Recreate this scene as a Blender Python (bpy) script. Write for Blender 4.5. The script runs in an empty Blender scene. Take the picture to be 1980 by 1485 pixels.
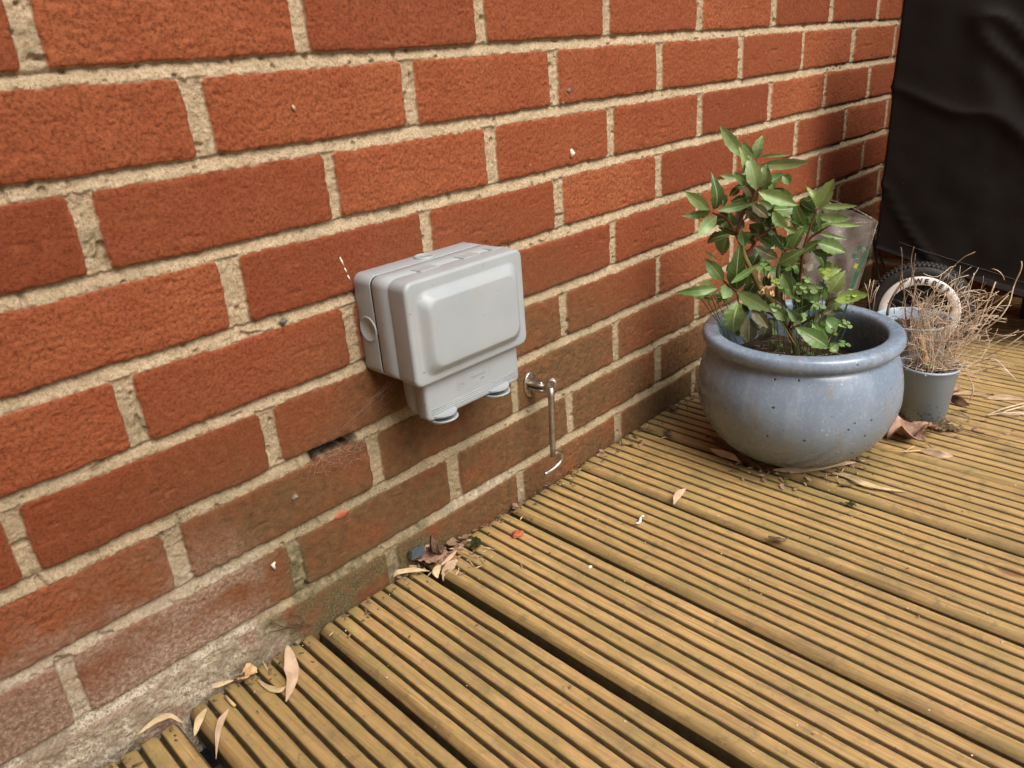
import bpy, bmesh, math, random
import numpy as np
from mathutils import Vector, Matrix

# ------------------------------------------------------------------ scene, camera, light
sc = bpy.context.scene
PI = math.pi
R = math.radians

CAM_AZ, CAM_EL, CAM_ROLL = R(45.4317), R(-22.9541), R(-4.6014)
CAM = Vector((-0.19355, -0.65200, 0.56020))
FPX = 1480.48                      # focal length for a 1980 px wide picture
_f = Vector((math.cos(CAM_EL)*math.cos(CAM_AZ), math.cos(CAM_EL)*math.sin(CAM_AZ), math.sin(CAM_EL)))
_r = _f.cross(Vector((0, 0, 1))).normalized()
_u = _r.cross(_f)
_c, _s = math.cos(CAM_ROLL), math.sin(CAM_ROLL)
_R = _c*_r + _s*_u
_U = -_s*_r + _c*_u
cd = bpy.data.cameras.new('camera')
cam = bpy.data.objects.new('camera', cd)
sc.collection.objects.link(cam)
m = Matrix((( _R.x, _U.x, -_f.x, CAM.x), (_R.y, _U.y, -_f.y, CAM.y), (_R.z, _U.z, -_f.z, CAM.z), (0, 0, 0, 1)))
cam.matrix_world = m
cd.sensor_width = 36.0
cd.lens = FPX/1980*36
cd.clip_start = 0.02
cd.clip_end = 500
cd.dof.use_dof = True
cd.dof.focus_distance = 0.98
cd.dof.aperture_fstop = 13
sc.camera = cam

SUN_DIR = Vector((-0.08, -0.64, 0.80)).normalized()      # direction towards the light
world = bpy.data.worlds.new('World')
sc.world = world
world.use_nodes = True
wn = world.node_tree
for n in list(wn.nodes): wn.nodes.remove(n)
wo = wn.nodes.new('ShaderNodeOutputWorld')
bg = wn.nodes.new('ShaderNodeBackground')
sky = wn.nodes.new('ShaderNodeTexSky')
sky.sky_type = 'NISHITA'
sky.sun_disc = False
sky.sun_elevation = math.asin(SUN_DIR.z)
sky.sun_rotation = math.atan2(SUN_DIR.x, SUN_DIR.y)
sky.air_density = 1.0
sky.dust_density = 5.0
sky.ozone_density = 1.0
bg.inputs['Strength'].default_value = 0.085
wn.links.new(sky.outputs[0], bg.inputs[0])
wn.links.new(bg.outputs[0], wo.inputs[0])
sl = bpy.data.lights.new('sun', 'SUN')
sl.energy = 1.45
sl.angle = R(42)
sl.color = (1.0, 0.965, 0.91)
so = bpy.data.objects.new('sun', sl)
sc.collection.objects.link(so)
so.rotation_euler = SUN_DIR.to_track_quat('Z', 'Y').to_euler()
so.location = (0.3, -3, 3)
sc.view_settings.view_transform = 'Standard'
sc.view_settings.look = 'None'
sc.view_settings.exposure = 1.20
sc.view_settings.gamma = 1.0
sc.cycles.max_bounces = 8

# ------------------------------------------------------------------ helpers
rng = random.Random(7)

def ray(u, v):
    return _R*((u-990)/FPX) - _U*((v-742.5)/FPX) + _f
def on_z(u, v, z=0.0):
    d = ray(u, v); return CAM + d*((z-CAM.z)/d.z)
def on_y(u, v, y=0.0):
    d = ray(u, v); return CAM + d*((y-CAM.y)/d.y)
def on_x(u, v, x):
    d = ray(u, v); return CAM + d*((x-CAM.x)/d.x)
def near(u, v, P, off=0.0):
    """point of the sight line through (u,v) in the upright plane through P that faces the viewer"""
    P = Vector(P); n = Vector((P.x-CAM.x, P.y-CAM.y, 0)).normalized()
    d = ray(u, v); return CAM + d*(((P-CAM).dot(n)+off)/d.dot(n))

def tag(o, label=None, cat=None, group=None, kind=None):
    if label: o['label'] = label
    if cat: o['category'] = cat
    if group: o['group'] = group
    if kind: o['kind'] = kind
    return o
def empty(name, loc, label, cat, group=None, rz=0):
    o = bpy.data.objects.new(name, None)
    o.empty_display_size = 0.05
    sc.collection.objects.link(o)
    o.location = loc; o.rotation_euler = (0, 0, rz)
    return tag(o, label, cat, group)
def mobj(name, verts, faces, mat, parent=None, smooth=True, uvs=None, world=True):
    """one mesh object; verts are world coordinates, put relative to the parent"""
    me = bpy.data.meshes.new(name)
    off = Vector(parent.location) if (parent is not None and world) else Vector((0, 0, 0))
    if parent is not None and parent.parent is not None and world:
        off = off + Vector(parent.parent.location)
    V = [(v[0]-off.x, v[1]-off.y, v[2]-off.z) for v in verts]
    me.from_pydata(V, [], faces)
    if smooth:
        me.polygons.foreach_set('use_smooth', [True]*len(me.polygons))
    if uvs is not None:
        l = me.uv_layers.new(name='UVMap')
        for p in me.polygons:
            for li in p.loop_indices:
                l.data[li].uv = uvs[me.loops[li].vertex_index]
    me.materials.append(mat)
    me.update()
    o = bpy.data.objects.new(name, me)
    sc.collection.objects.link(o)
    if parent is not None: o.parent = parent
    return o
def set_origin(o, p):
    p = Vector(p)
    o.data.transform(Matrix.Translation(-p)); o.location = p
    return o
def attr(o, name, cols):
    a = o.data.attributes.new(name, 'FLOAT_COLOR', 'POINT')
    a.data.foreach_set('color', np.asarray(cols, dtype=np.float32).ravel())

class Buf:
    def __init__(s): s.v = []; s.f = []; s.uv = []; s.c = []
    def add(s, v, f, uv=None, c=None):
        b = len(s.v); s.v += [tuple(x) for x in v]; s.f += [tuple(i+b for i in q) for q in f]
        s.uv += (uv if uv is not None else [(0, 0)]*len(v))
        s.c += [c if c is not None else (0, 0, 0, 1)]*len(v)
    def build(s, name, mat, parent=None, smooth=True, col=None, world=True):
        o = mobj(name, s.v, s.f, mat, parent, smooth, s.uv, world)
        if col: attr(o, col, s.c)
        return o
    def tube(s, pts, r, n=6, c=None, caps=True):
        pts = [Vector(p) for p in pts]
        rs = r if isinstance(r, (list, tuple)) else [r]*len(pts)
        V = []; F = []
        up = Vector((0, 0, 1))
        t0 = (pts[1]-pts[0]).normalized()
        a = t0.cross(up)
        if a.length < 1e-3: a = t0.cross(Vector((1, 0, 0)))
        a.normalize()
        for i, p in enumerate(pts):
            t = (pts[min(i+1, len(pts)-1)]-pts[max(i-1, 0)]).normalized()
            a = (a - t*a.dot(t))
            if a.length < 1e-5: a = t.orthogonal()
            a.normalize(); b = t.cross(a)
            for k in range(n):
                q = 2*PI*k/n
                V.append(p + (a*math.cos(q)+b*math.sin(q))*rs[i])
        for i in range(len(pts)-1):
            for k in range(n):
                F.append((i*n+k, i*n+(k+1) % n, (i+1)*n+(k+1) % n, (i+1)*n+k))
        if caps:
            F.append(tuple(range(n-1, -1, -1))); F.append(tuple(range((len(pts)-1)*n, len(pts)*n)))
        s.add(V, F, None, c)
    def box(s, c0, c1, bev=0.0):
        x0, y0, z0 = c0; x1, y1, z1 = c1
        V = [(x0, y0, z0), (x1, y0, z0), (x1, y1, z0), (x0, y1, z0), (x0, y0, z1), (x1, y0, z1), (x1, y1, z1), (x0, y1, z1)]
        s.add(V, [(3, 2, 1, 0), (4, 5, 6, 7), (0, 1, 5, 4), (1, 2, 6, 5), (2, 3, 7, 6), (3, 0, 4, 7)])
    def loft(s, rings, cap0=False, cap1=True):
        n = len(rings[0]); V = [p for r in rings for p in r]; F = []
        for i in range(len(rings)-1):
            for k in range(n):
                F.append((i*n+k, i*n+(k+1) % n, (i+1)*n+(k+1) % n, (i+1)*n+k))
        if cap0: F.append(tuple(range(n-1, -1, -1)))
        if cap1: F.append(tuple(range((len(rings)-1)*n, len(rings)*n)))
        s.add(V, F)
    def lathe(s, prof, cx, cy, n=96, c=None):
        V = []; F = []; m_ = len(prof); UV = []
        for k in range(n):
            q = 2*PI*k/n
            for j, (r, z) in enumerate(prof):
                V.append((cx+r*math.cos(q), cy+r*math.sin(q), z)); UV.append((k/n, j/m_))
        for k in range(n):
            for j in range(m_-1):
                F.append((k*m_+j, ((k+1) % n)*m_+j, ((k+1) % n)*m_+j+1, k*m_+j+1))
        s.add(V, F, UV, c)

# numpy value noise
_T = np.random.RandomState(5).rand(8, 512, 512)
def vn(x, y, seed=0):
    t = _T[seed % 8]
    xi = np.floor(x).astype(int); yi = np.floor(y).astype(int)
    fx = x-xi; fy = y-yi
    fx = fx*fx*(3-2*fx); fy = fy*fy*(3-2*fy)
    xi += seed*37; yi += seed*91
    a = t[xi & 511, yi & 511]; b = t[(xi+1) & 511, yi & 511]
    c = t[xi & 511, (yi+1) & 511]; d = t[(xi+1) & 511, (yi+1) & 511]
    return (a*(1-fx)+b*fx)*(1-fy)+(c*(1-fx)+d*fx)*fy
def fbm(x, y, seed=0, o=3):
    s = 0; w = 1; tot = 0
    for i in range(o):
        s = s+w*(vn(x, y, seed+i)*2-1); tot += w; w *= .5; x = x*2.03+17.3; y = y*2.03+5.1
    return s/tot
def sst(a, b, x):
    t = np.clip((x-a)/(b-a), 0, 1); return t*t*(3-2*t)

# ------------------------------------------------------------------ material kit
class NT:
    def __init__(s, name):
        s.m = bpy.data.materials.new(name); s.m.use_nodes = True
        s.t = s.m.node_tree; s.b = s.t.nodes['Principled BSDF']
        s.tc = s.t.nodes.new('ShaderNodeTexCoord')
    def n(s, typ, **k):
        n = s.t.nodes.new(typ)
        for a, b in k.items(): setattr(n, a, b)
        return n
    def link(s, a, b): s.t.links.new(a, b)
    def inp(s, sock, v):
        if isinstance(v, bpy.types.NodeSocket): s.link(v, sock)
        else:
            if sock.type == 'RGBA' and len(v) == 3: v = (*v, 1)
            sock.default_value = v
    def noise(s, scale, detail=4, rough=.55, vec=None, stretch=None, out=0):
        n = s.n('ShaderNodeTexNoise'); n.inputs['Scale'].default_value = scale
        n.inputs['Detail'].default_value = detail; n.inputs['Roughness'].default_value = rough
        v = vec if vec is not None else s.tc.outputs['Object']
        if stretch:
            mp = s.n('ShaderNodeMapping'); mp.inputs['Scale'].default_value = stretch
            s.link(v, mp.inputs['Vector']); v = mp.outputs[0]
        s.link(v, n.inputs['Vector'])
        return n.outputs[out]
    def vor(s, scale, feat='F1', stretch=None):
        n = s.n('ShaderNodeTexVoronoi'); n.feature = feat; n.inputs['Scale'].default_value = scale
        v = s.tc.outputs['Object']
        if stretch:
            mp = s.n('ShaderNodeMapping'); mp.inputs['Scale'].default_value = stretch
            s.link(v, mp.inputs['Vector']); v = mp.outputs[0]
        s.link(v, n.inputs['Vector']); return n.outputs['Distance']
    def rng(s, x, a, b, c=0., d=1., smooth=False):
        n = s.n('ShaderNodeMapRange'); n.clamp = True
        if smooth: n.interpolation_type = 'SMOOTHSTEP'
        s.inp(n.inputs['Value'], x)
        for k, q in zip(('From Min', 'From Max', 'To Min', 'To Max'), (a, b, c, d)): n.inputs[k].default_value = q
        return n.outputs[0]
    def math(s, op, a, b=0., clamp=False):
        n = s.n('ShaderNodeMath', operation=op); n.use_clamp = clamp
        s.inp(n.inputs[0], a); s.inp(n.inputs[1], b); return n.outputs[0]
    def mix(s, f, a, b, mode='MIX'):
        n = s.n('ShaderNodeMix'); n.data_type = 'RGBA'; n.blend_type = mode
        s.inp(n.inputs[0], f); s.inp(n.inputs[6], a); s.inp(n.inputs[7], b); return n.outputs[2]
    def attr(s, name):
        n = s.n('ShaderNodeAttribute'); n.attribute_name = name
        q = s.n('ShaderNodeSeparateColor'); s.link(n.outputs['Color'], q.inputs[0])
        return q.outputs[0], q.outputs[1], q.outputs[2], n.outputs['Alpha']
    def bump(s, h, dist=.001, strength=1., normal=None):
        n = s.n('ShaderNodeBump'); n.inputs['Distance'].default_value = dist; n.inputs['Strength'].default_value = strength
        s.inp(n.inputs['Height'], h)
        if normal is not None: s.link(normal, n.inputs['Normal'])
        s.link(n.outputs[0], s.b.inputs['Normal']); return n.outputs[0]
    def done(s, col=None, rough=None, spec=None, **k):
        if col is not None: s.inp(s.b.inputs['Base Color'], col)
        if rough is not None: s.inp(s.b.inputs['Roughness'], rough)
        if spec is not None: s.b.inputs['Specular IOR Level'].default_value = spec
        for a, b in k.items(): s.inp(s.b.inputs[a.replace('_', ' ')], b)
        return s.m

def mat_wall():
    t = NT('brickwork')
    mort, rnd, dirt, eff = t.attr('wa')
    chip, stain, hue, unshaded = t.attr('wb')
    fine = t.noise(420, 3, .7); med = t.noise(90, 4, .6); big = t.noise(11, 4, .6)
    c = t.mix(t.rng(rnd, 0, 1), (.205, .056, .022), (.325, .102, .041))
    c = t.mix(t.rng(big, .35, .7, 0, .55), c, (.23, .050, .019))
    c = t.mix(t.rng(t.noise(330, 4, .8), .36, .54, .85, 0), c, (.105, .026, .011))
    c = t.mix(t.rng(med, .55, .8, 0, .35), c, (.42, .135, .058))
    sp = t.rng(t.vor(330), .0, .16, .5, 0)
    c = t.mix(t.math('MULTIPLY', sp, t.rng(t.noise(30, 2), .5, .62)), c, (.62, .36, .2))
    # brown algae stain low on the wall
    br = t.mix(t.rng(med, .3, .7), (.055, .036, .018), (.180, .096, .042))
    br = t.mix(t.rng(fine, .35, .7), br, (.12, .066, .028))
    br = t.mix(t.rng(t.vor(240), .0, .2, .6, 0), br, (.36, .22, .09))
    c = t.mix(t.math('MULTIPLY', dirt, t.rng(t.noise(60, 3), .2, .6, .72, 1.0)), c, br)
    # pale bloom
    c = t.mix(t.math('MULTIPLY', eff, t.rng(big, .2, .6, .5, .85)), c, (.215, .130, .088))
    pe = t.mix(t.rng(fine, .3, .7), (.25, .16, .11), (.46, .35, .27))
    c = t.mix(t.math('MULTIPLY', eff, t.rng(t.noise(230, 5, .82), .44, .56, .0, .95)), c, pe)
    # mortar
    mo = t.mix(t.rng(med, .3, .7), (.38, .295, .185), (.52, .415, .28))
    mo = t.mix(t.rng(t.noise(400, 4, .8), .38, .54, .8, 0), mo, (.24, .165, .09))
    mo = t.mix(t.rng(t.vor(420), .0, .22, .7, 0), mo, (.78, .69, .54))
    mo = t.mix(t.rng(t.noise(700, 2, .6), .60, .72, 0, .8), mo, (.05, .035, .022))
    md = t.mix(t.rng(med, .35, .65), (.10, .085, .035), (.26, .21, .12))
    md = t.mix(t.rng(t.noise(500, 3, .7), .4, .6), md, (.33, .27, .18))
    mo = t.mix(t.math('MULTIPLY', t.math('ADD', dirt, stain, True), t.rng(t.noise(45, 3), .3, .62, .15, .95)), mo, md)
    mo = t.mix(t.math('MULTIPLY', eff, t.rng(t.noise(150, 5, .78), .42, .56, .1, 1)), mo, (.56, .50, .405))
    mo = t.mix(t.math('MULTIPLY', eff, t.rng(t.noise(420, 3, .75), .50, .60, 0, .85)), mo, (.17, .13, .09))
    mo = t.mix(t.math('MULTIPLY', eff, t.rng(t.noise(38, 5, .7), .47, .60, 0, .8)), mo, (.235, .18, .125))
    c = t.mix(mort, c, mo)
    ms = t.mix(t.rng(t.noise(380, 4, .8), .38, .58), (.024, .023, .010), (.15, .13, .065))
    c = t.mix(t.math('MULTIPLY', hue, t.rng(t.noise(95, 4, .75), .34, .56, .1, .95)), c, ms)
    c = t.mix(t.math('SUBTRACT', 1., unshaded), c, (.014, .010, .007))  # shade inside the mortar gap painted in as near black
    c = t.mix(t.math('MULTIPLY', chip, .85), c, (.40, .11, .05))
    h = t.math('ADD', t.math('MULTIPLY', fine, .6), t.math('MULTIPLY', t.noise(1100, 2, .6), .4))
    t.bump(h, .0015, .9)
    return t.done(c, .93, .2)

def mat_deck():
    t = NT('deck_timber')
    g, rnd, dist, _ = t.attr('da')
    ob = t.n('ShaderNodeCombineXYZ')
    sx = t.n('ShaderNodeSeparateXYZ'); t.link(t.tc.outputs['Object'], sx.inputs[0])
    t.link(t.math('ADD', sx.outputs[0], t.math('MULTIPLY', rnd, 7.)), ob.inputs[0]); t.link(sx.outputs[1], ob.inputs[1]); t.link(sx.outputs[2], ob.inputs[2])
    v = ob.outputs[0]
    grain = t.noise(1, 5, .65, v, (430, 11, 430)); g2 = t.noise(1, 4, .6, v, (120, 5, 120)); g3 = t.noise(1, 3, .5, v, (900, 40, 900))
    c = t.mix(t.rng(rnd, 0, 1), (.39, .265, .098), (.56, .385, .155))
    c = t.mix(t.rng(grain, .42, .62, 0, .8), c, (.25, .140, .052))
    c = t.mix(t.rng(g2, .45, .72, 0, .6), c, (.56, .345, .155))
    c = t.mix(t.rng(g3, .55, .75, 0, .5), c, (.24, .14, .055))
    blot = t.noise(26, 6, .72, v, (1, .30, 1))
    c = t.mix(t.rng(blot, .45, .64, 0, .75), c, (.27, .205, .070))          # green algae
    c = t.mix(t.rng(t.noise(20, 6, .78, v, (1, .4, 1)), .50, .66, 0, .55), c, (.165, .125, .060))
    c = t.mix(t.rng(t.noise(55, 4, .7, v), .56, .68, 0, .6), c, (.16, .13, .06))
    c = t.mix(t.rng(t.noise(260, 3, .7), .66, .74, 0, .8), c, (.07, .05, .025))
    c = t.mix(t.math('MULTIPLY', dist, t.rng(t.noise(40, 4, .6), .3, .6, .3, .8)), c, (.17, .135, .05))
    kn = t.vor(6.5, 'F1', (1, .6, 1))
    c = t.mix(t.rng(kn, .035, .075, .75, 0), c, (.15, .078, .032))
    c = t.mix(t.rng(t.math('ABSOLUTE', t.math('SUBTRACT', kn, .10)), .0, .02, .4, 0), c, (.20, .11, .045))
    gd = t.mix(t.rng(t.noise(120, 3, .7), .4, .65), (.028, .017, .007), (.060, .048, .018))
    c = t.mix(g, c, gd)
    h = t.math('ADD', t.math('MULTIPLY', grain, .7), t.math('MULTIPLY', t.noise(600, 3, .6), .4))
    t.bump(h, .0007, .7)
    return t.done(c, t.rng(blot, .3, .7, .46, .66), .5)

def simple(name, col, rough=.5, spec=.5, metal=0., var=.12, scale=60, bump=0., bscale=300, **k):
    t = NT(name)
    c = t.mix(t.rng(t.noise(scale, 4, .6), .3, .7), tuple(x*(1-var) for x in col), tuple(min(1, x*(1+var)) for x in col))
    if bump: t.bump(t.noise(bscale, 3, .6), bump, 1.)
    return t.done(c, rough, spec, Metallic=metal, **k)

M = {}
M['wall'] = mat_wall()
M['deck'] = mat_deck()
def mat_box():
    t = NT('grey_abs_plastic')
    c = t.mix(t.rng(t.noise(25, 4, .6), .3, .7), (.305, .342, .360), (.34, .375, .39))
    c = t.mix(t.rng(t.noise(170, 2, .5), .735, .75, 0, .7), c, (.12, .10, .08))
    c = t.mix(t.rng(t.noise(18, 5, .7), .56, .74, 0, .3), c, (.36, .31, .25))
    t.bump(t.noise(1500, 2, .6), .0002, .35)
    return t.done(c, t.rng(t.noise(40, 3), .3, .7, .36, .46), .5)
M['plastic'] = mat_box()
M['seal'] = simple('black_rubber_seal', (.015, .012, .010), .6)
def mat_glaze():
    t = NT('blue_glaze')
    sp = t.n('ShaderNodeSeparateXYZ'); t.link(t.tc.outputs['Object'], sp.inputs[0])
    z = sp.outputs[2]
    c = t.mix(t.rng(t.noise(9, 5, .6), .35, .68), (.143, .192, .262), (.208, .268, .345))
    c = t.mix(t.rng(t.noise(240, 3, .7), .5, .72, 0, .4), c, (.34, .42, .52))
    c = t.mix(t.rng(t.noise(1, 3, .5, None, (60, 60, 9)), .52, .75, 0, .45), c, (.30, .36, .44))
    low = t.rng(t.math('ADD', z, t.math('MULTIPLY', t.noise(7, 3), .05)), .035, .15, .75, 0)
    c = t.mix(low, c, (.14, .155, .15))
    c = t.mix(t.rng(t.noise(1, 3, .6, None, (38, 38, 11)), .60, .70, 0, .45), c, (.22, .17, .08))
    pit = t.rng(t.vor(62), .08, .13, 1, 0)
    pm = t.math('MULTIPLY', pit, t.rng(t.noise(14, 2), .50, .54))
    c = t.mix(pm, c, (.03, .03, .035))
    spk = t.rng(t.noise(330, 2, .6), .70, .74)
    c = t.mix(t.math('MULTIPLY', spk, .6), c, (.03, .03, .03))
    wht = t.rng(t.vor(160, 'F1', (1, 1, .6)), .07, .14, 1, 0)
    c = t.mix(t.math('MULTIPLY', wht, t.rng(t.noise(20, 2), .54, .6)), c, (.55, .6, .66))
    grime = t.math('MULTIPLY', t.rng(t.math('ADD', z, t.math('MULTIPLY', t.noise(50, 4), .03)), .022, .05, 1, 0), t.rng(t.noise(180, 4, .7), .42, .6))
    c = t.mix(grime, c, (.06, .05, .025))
    h = t.math('SUBTRACT', t.math('MULTIPLY', t.noise(45, 3, .5), .8), t.math('MULTIPLY', pm, 2.))
    t.bump(h, .0009, .5)
    return t.done(c, t.rng(t.noise(60, 4, .6), .3, .7, .17, .32), .6)
M['glaze'] = mat_glaze()
def mat_greypot():
    t = NT('grey_nursery_plastic')
    sp = t.n('ShaderNodeSeparateXYZ'); t.link(t.tc.outputs['Object'], sp.inputs[0])
    c = t.mix(t.rng(t.noise(30, 4, .6), .3, .7), (.29, .375, .455), (.33, .415, .50))
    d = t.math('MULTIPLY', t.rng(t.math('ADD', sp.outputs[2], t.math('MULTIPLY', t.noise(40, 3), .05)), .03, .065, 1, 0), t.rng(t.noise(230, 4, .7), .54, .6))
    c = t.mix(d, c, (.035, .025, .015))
    c = t.mix(t.rng(t.vor(60), .02, .05, .8, 0), c, (.06, .05, .04))
    return t.done(c, .42, .5)
M['greypot'] = mat_greypot()
def mat_soil(name='potting_soil', a=(.016, .010, .006), b=(.075, .045, .025)):
    t = NT(name)
    c = t.mix(t.rng(t.noise(160, 4, .7), .35, .7), a, b)
    c = t.mix(t.rng(t.vor(150), .0, .2, .8, 0), c, tuple(x*2.1 for x in b))
    t.bump(t.noise(200, 4, .7), .004, 1.)
    return t.done(c, .95, .2)
M['soil'] = mat_soil()
M['water'] = None
def mat_leaf(name, trans=.18):
    t = NT(name)
    r, g, b, a = t.attr('lc')
    cc = t.n('ShaderNodeCombineColor'); t.link(r, cc.inputs[0]); t.link(g, cc.inputs[1]); t.link(b, cc.inputs[2])
    uv = t.n('ShaderNodeSeparateXYZ'); t.link(t.tc.outputs['UV'], uv.inputs[0])
    c = cc.outputs[0]
    c = t.mix(t.rng(t.noise(70, 4, .6), .35, .7, 0, .35), c, (.05, .055, .02))
    c = t.mix(t.rng(t.noise(260, 3, .6), .55, .75, 0, .3), c, (.30, .33, .14))
    mid = t.rng(t.math('ABSOLUTE', t.math('SUBTRACT', uv.outputs[1], .5)), .012, .045, .9, 0)
    # side veins
    vv = t.math('ADD', uv.outputs[0], t.math('MULTIPLY', t.math('ABSOLUTE', t.math('SUBTRACT', uv.outputs[1], .5)), -.45))
    w = t.math('ABSOLUTE', t.math('SUBTRACT', t.math('FRACT', t.math('MULTIPLY', vv, 9.)), .5))
    vein = t.rng(w, .0, .07, .30, 0)
    c = t.mix(t.math('MAXIMUM', mid, vein), c, (.44, .50, .22))
    t.bump(t.math('ADD', t.math('MULTIPLY', vein, -.6), t.noise(120, 3)), .0009, .7)
    mt = t.done(c, .34, .5)
    tr = t.n('ShaderNodeBsdfTranslucent'); t.link(c, tr.inputs[0])
    mx = t.n('ShaderNodeMixShader'); mx.inputs[0].default_value = trans
    o = t.t.nodes['Material Output']
    t.link(t.b.outputs[0], mx.inputs[1]); t.link(tr.outputs[0], mx.inputs[2]); t.link(mx.outputs[0], o.inputs[0])
    return mt
M['leaf'] = mat_leaf('bay_leaf', .26)
def mat_dead(name, a, b, d=(.06, .035, .02)):
    t = NT(name)
    c = t.mix(t.rng(t.noise(60, 4, .65), .35, .68), a, b)
    c = t.mix(t.rng(t.noise(220, 4, .7), .56, .7, 0, .6), c, d)
    t.bump(t.noise(1, 3, .6, None, (400, 400, 60)), .0006, .7)
    return t.done(c, .72, .25)
M['bamboo'] = mat_dead('dry_bamboo_leaf', (.40, .27, .165), (.56, .42, .29), (.22, .14, .08))
M['yellowleaf'] = mat_dead('yellowed_leaf', (.42, .31, .16), (.60, .47, .29), (.12, .08, .04))
M['brownleaf'] = mat_dead('brown_dead_leaf', (.19, .105, .07), (.42, .265, .185), (.08, .04, .03))
M['darkleaf'] = mat_dead('dark_dead_leaf', (.055, .03, .018), (.16, .09, .055))
M['debris'] = mat_dead('rotted_leaf_litter', (.05, .035, .02), (.22, .15, .08))
M['bark'] = mat_dead('green_brown_bark', (.10, .075, .028), (.24, .18, .06), (.04, .03, .015))
M['redstem'] = mat_dead('red_stem', (.085, .024, .016), (.15, .052, .028), (.05, .015, .012))
M['dry'] = mat_dead('dry_grass_stem', (.46, .34, .235), (.70, .56, .42), (.22, .14, .1))
M['twig'] = mat_dead('grey_twig', (.12, .07, .045), (.30, .20, .14))
M['stick'] = mat_dead('pale_split_wood', (.52, .33, .15), (.66, .46, .24), (.3, .17, .08))
M['steel'] = simple('weathered_zinc', (.42, .39, .345), .40, .5, 1., .3, 220, .0003, 900)
M['steel_bright'] = simple('bright_zinc_hook', (.50, .49, .47), .34, .5, 1., .15, 220)
M['rust'] = simple('rusty_screw', (.22, .075, .025), .7, .3, .3, .4, 500)
M['ring'] = simple('cream_wheel_ring', (.76, .73, .70), .5, .4, 0, .08, 90)
M['blackplastic'] = simple('black_wheel_plastic', (.018, .016, .015), .45)
M['tyre'] = simple('black_tyre_rubber', (.022, .020, .019), .62, .4, 0, .3, 200, .0006, 400)
M['letter'] = simple('black_lettering', (.02, .018, .018), .6)
M['slate'] = simple('blue_grey_slate', (.07, .085, .105), .6, .4, 0, .3, 160, .0008, 300)
M['redchip'] = simple('orange_brick_chip', (.40, .115, .055), .85, .2, 0, .25, 220, .001, 500)
M['stone'] = simple('grey_brown_pebble', (.13, .115, .10), .7, .4, 0, .3, 160, .0008, 300)
M['thread'] = simple('dark_thread', (.085, .070, .060), .7)
M['white'] = simple('white_dropping', (.74, .70, .60), .7, .3, 0, .1, 200, .0006, 500)
M['web'] = simple('cobweb_silk', (.50, .47, .43), .8, .2)
M['moss'] = simple('dark_moss', (.045, .045, .018), .95, .1, 0, .5, 260, .004, 300)
def mat_cover():
    t = NT('black_vinyl_cover')
    c = t.mix(t.rng(t.noise(6, 4, .6), .3, .7), (.0060, .0042, .0034), (.011, .0085, .0068))
    c = t.mix(t.rng(t.noise(400, 2, .5), .75, .78, 0, .4), c, (.2, .16, .13))
    t.bump(t.noise(900, 3, .6), .0004, .5)
    return t.done(c, .72, .16)
M['cover'] = mat_cover()
def mat_film():
    t = NT('clear_film')
    o = t.t.nodes['Material Output']
    tr = t.n('ShaderNodeBsdfTransparent'); tr.inputs[0].default_value = (.90, .87, .84, 1)
    gl = t.n('ShaderNodeBsdfGlossy'); gl.inputs['Roughness'].default_value = .22; gl.inputs[0].default_value = (1, .95, .9, 1)
    df = t.n('ShaderNodeBsdfDiffuse'); df.inputs[0].default_value = (.56, .53, .49, 1)
    w = t.noise(22, 4, .6)
    bp = t.n('ShaderNodeBump'); bp.inputs['Distance'].default_value = .01; t.link(w, bp.inputs['Height']); t.link(bp.outputs[0], gl.inputs['Normal'])
    a = t.n('ShaderNodeMixShader'); t.link(t.rng(t.noise(9, 5, .7), .3, .75, .10, .42), a.inputs[0]); t.link(tr.outputs[0], a.inputs[1]); t.link(df.outputs[0], a.inputs[2])
    b = t.n('ShaderNodeMixShader'); b.inputs[0].default_value = .10; t.link(a.outputs[0], b.inputs[1]); t.link(gl.outputs[0], b.inputs[2])
    t.link(b.outputs[0], o.inputs[0]); return t.m
M['film'] = mat_film()
M['greenprint'] = simple('green_print', (.05, .15, .085), .5, .4, 0, .3, 60)
M['yellowprint'] = simple('yellow_print', (.5, .45, .08), .5)
M['whiteprint'] = simple('white_print', (.42, .40, .36), .5)
M['ground'] = mat_soil('dark_ground', (.02, .014, .008), (.05, .035, .02))
M['joist'] = simple('dark_joist', (.03, .02, .01), .9)

# ------------------------------------------------------------------ brick walls
# perpend joints measured course by course (left edge, right edge, metres along the wall)
PERP = {
 1: [(-.0085, .0081), (.2151, .2283), (.4383, .4538), (.6633, .6785), (.8862, .9036), (1.1163, 1.1362), (1.3450, 1.3625), (1.5735, 1.5901)],
 2: [(.1025, .1205), (.3302, .3457), (.5547, .5709), (.7819, .7979), (1.0119, 1.0280), (1.2386, 1.2502), (1.4591, 1.4783), (1.686, 1.70)],
 3: [(-.0048, .0119), (.2237, .2346), (.4378, .4558), (.6673, .6812), (.8928, .9064), (1.1198, 1.135), (1.3443, 1.3589), (1.5616, 1.5777)],
 4: [(.0989, .1185), (.3304, .3456), (.5521, .5704), (.7805, .7962), (1.0085, 1.0215), (1.2322, 1.2467), (1.4562, 1.4736), (1.686, 1.70)],
 5: [(-.0114, .0039), (.2164, .2293), (.4405, .4545), (.6655, .6799), (.8928, .9055)],
 6: [(-.1176, -.1040), (.1057, .1208), (.3310, .3440), (.5521, .5671), (.7808, .7922)],
 7: [(-.0094, .0075), (.2195, .2349), (.4485, .4600), (.6683, .6823)],
 8: [(-.1200, -.1060), (.1032, .1177), (.3272, .3453), (.5558, .5694), (.7774, .7973)],
 9: [(-.0060, .0070), (.2203, .2359), (.4450, .4590), (.6664, .6838)],
}
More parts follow.
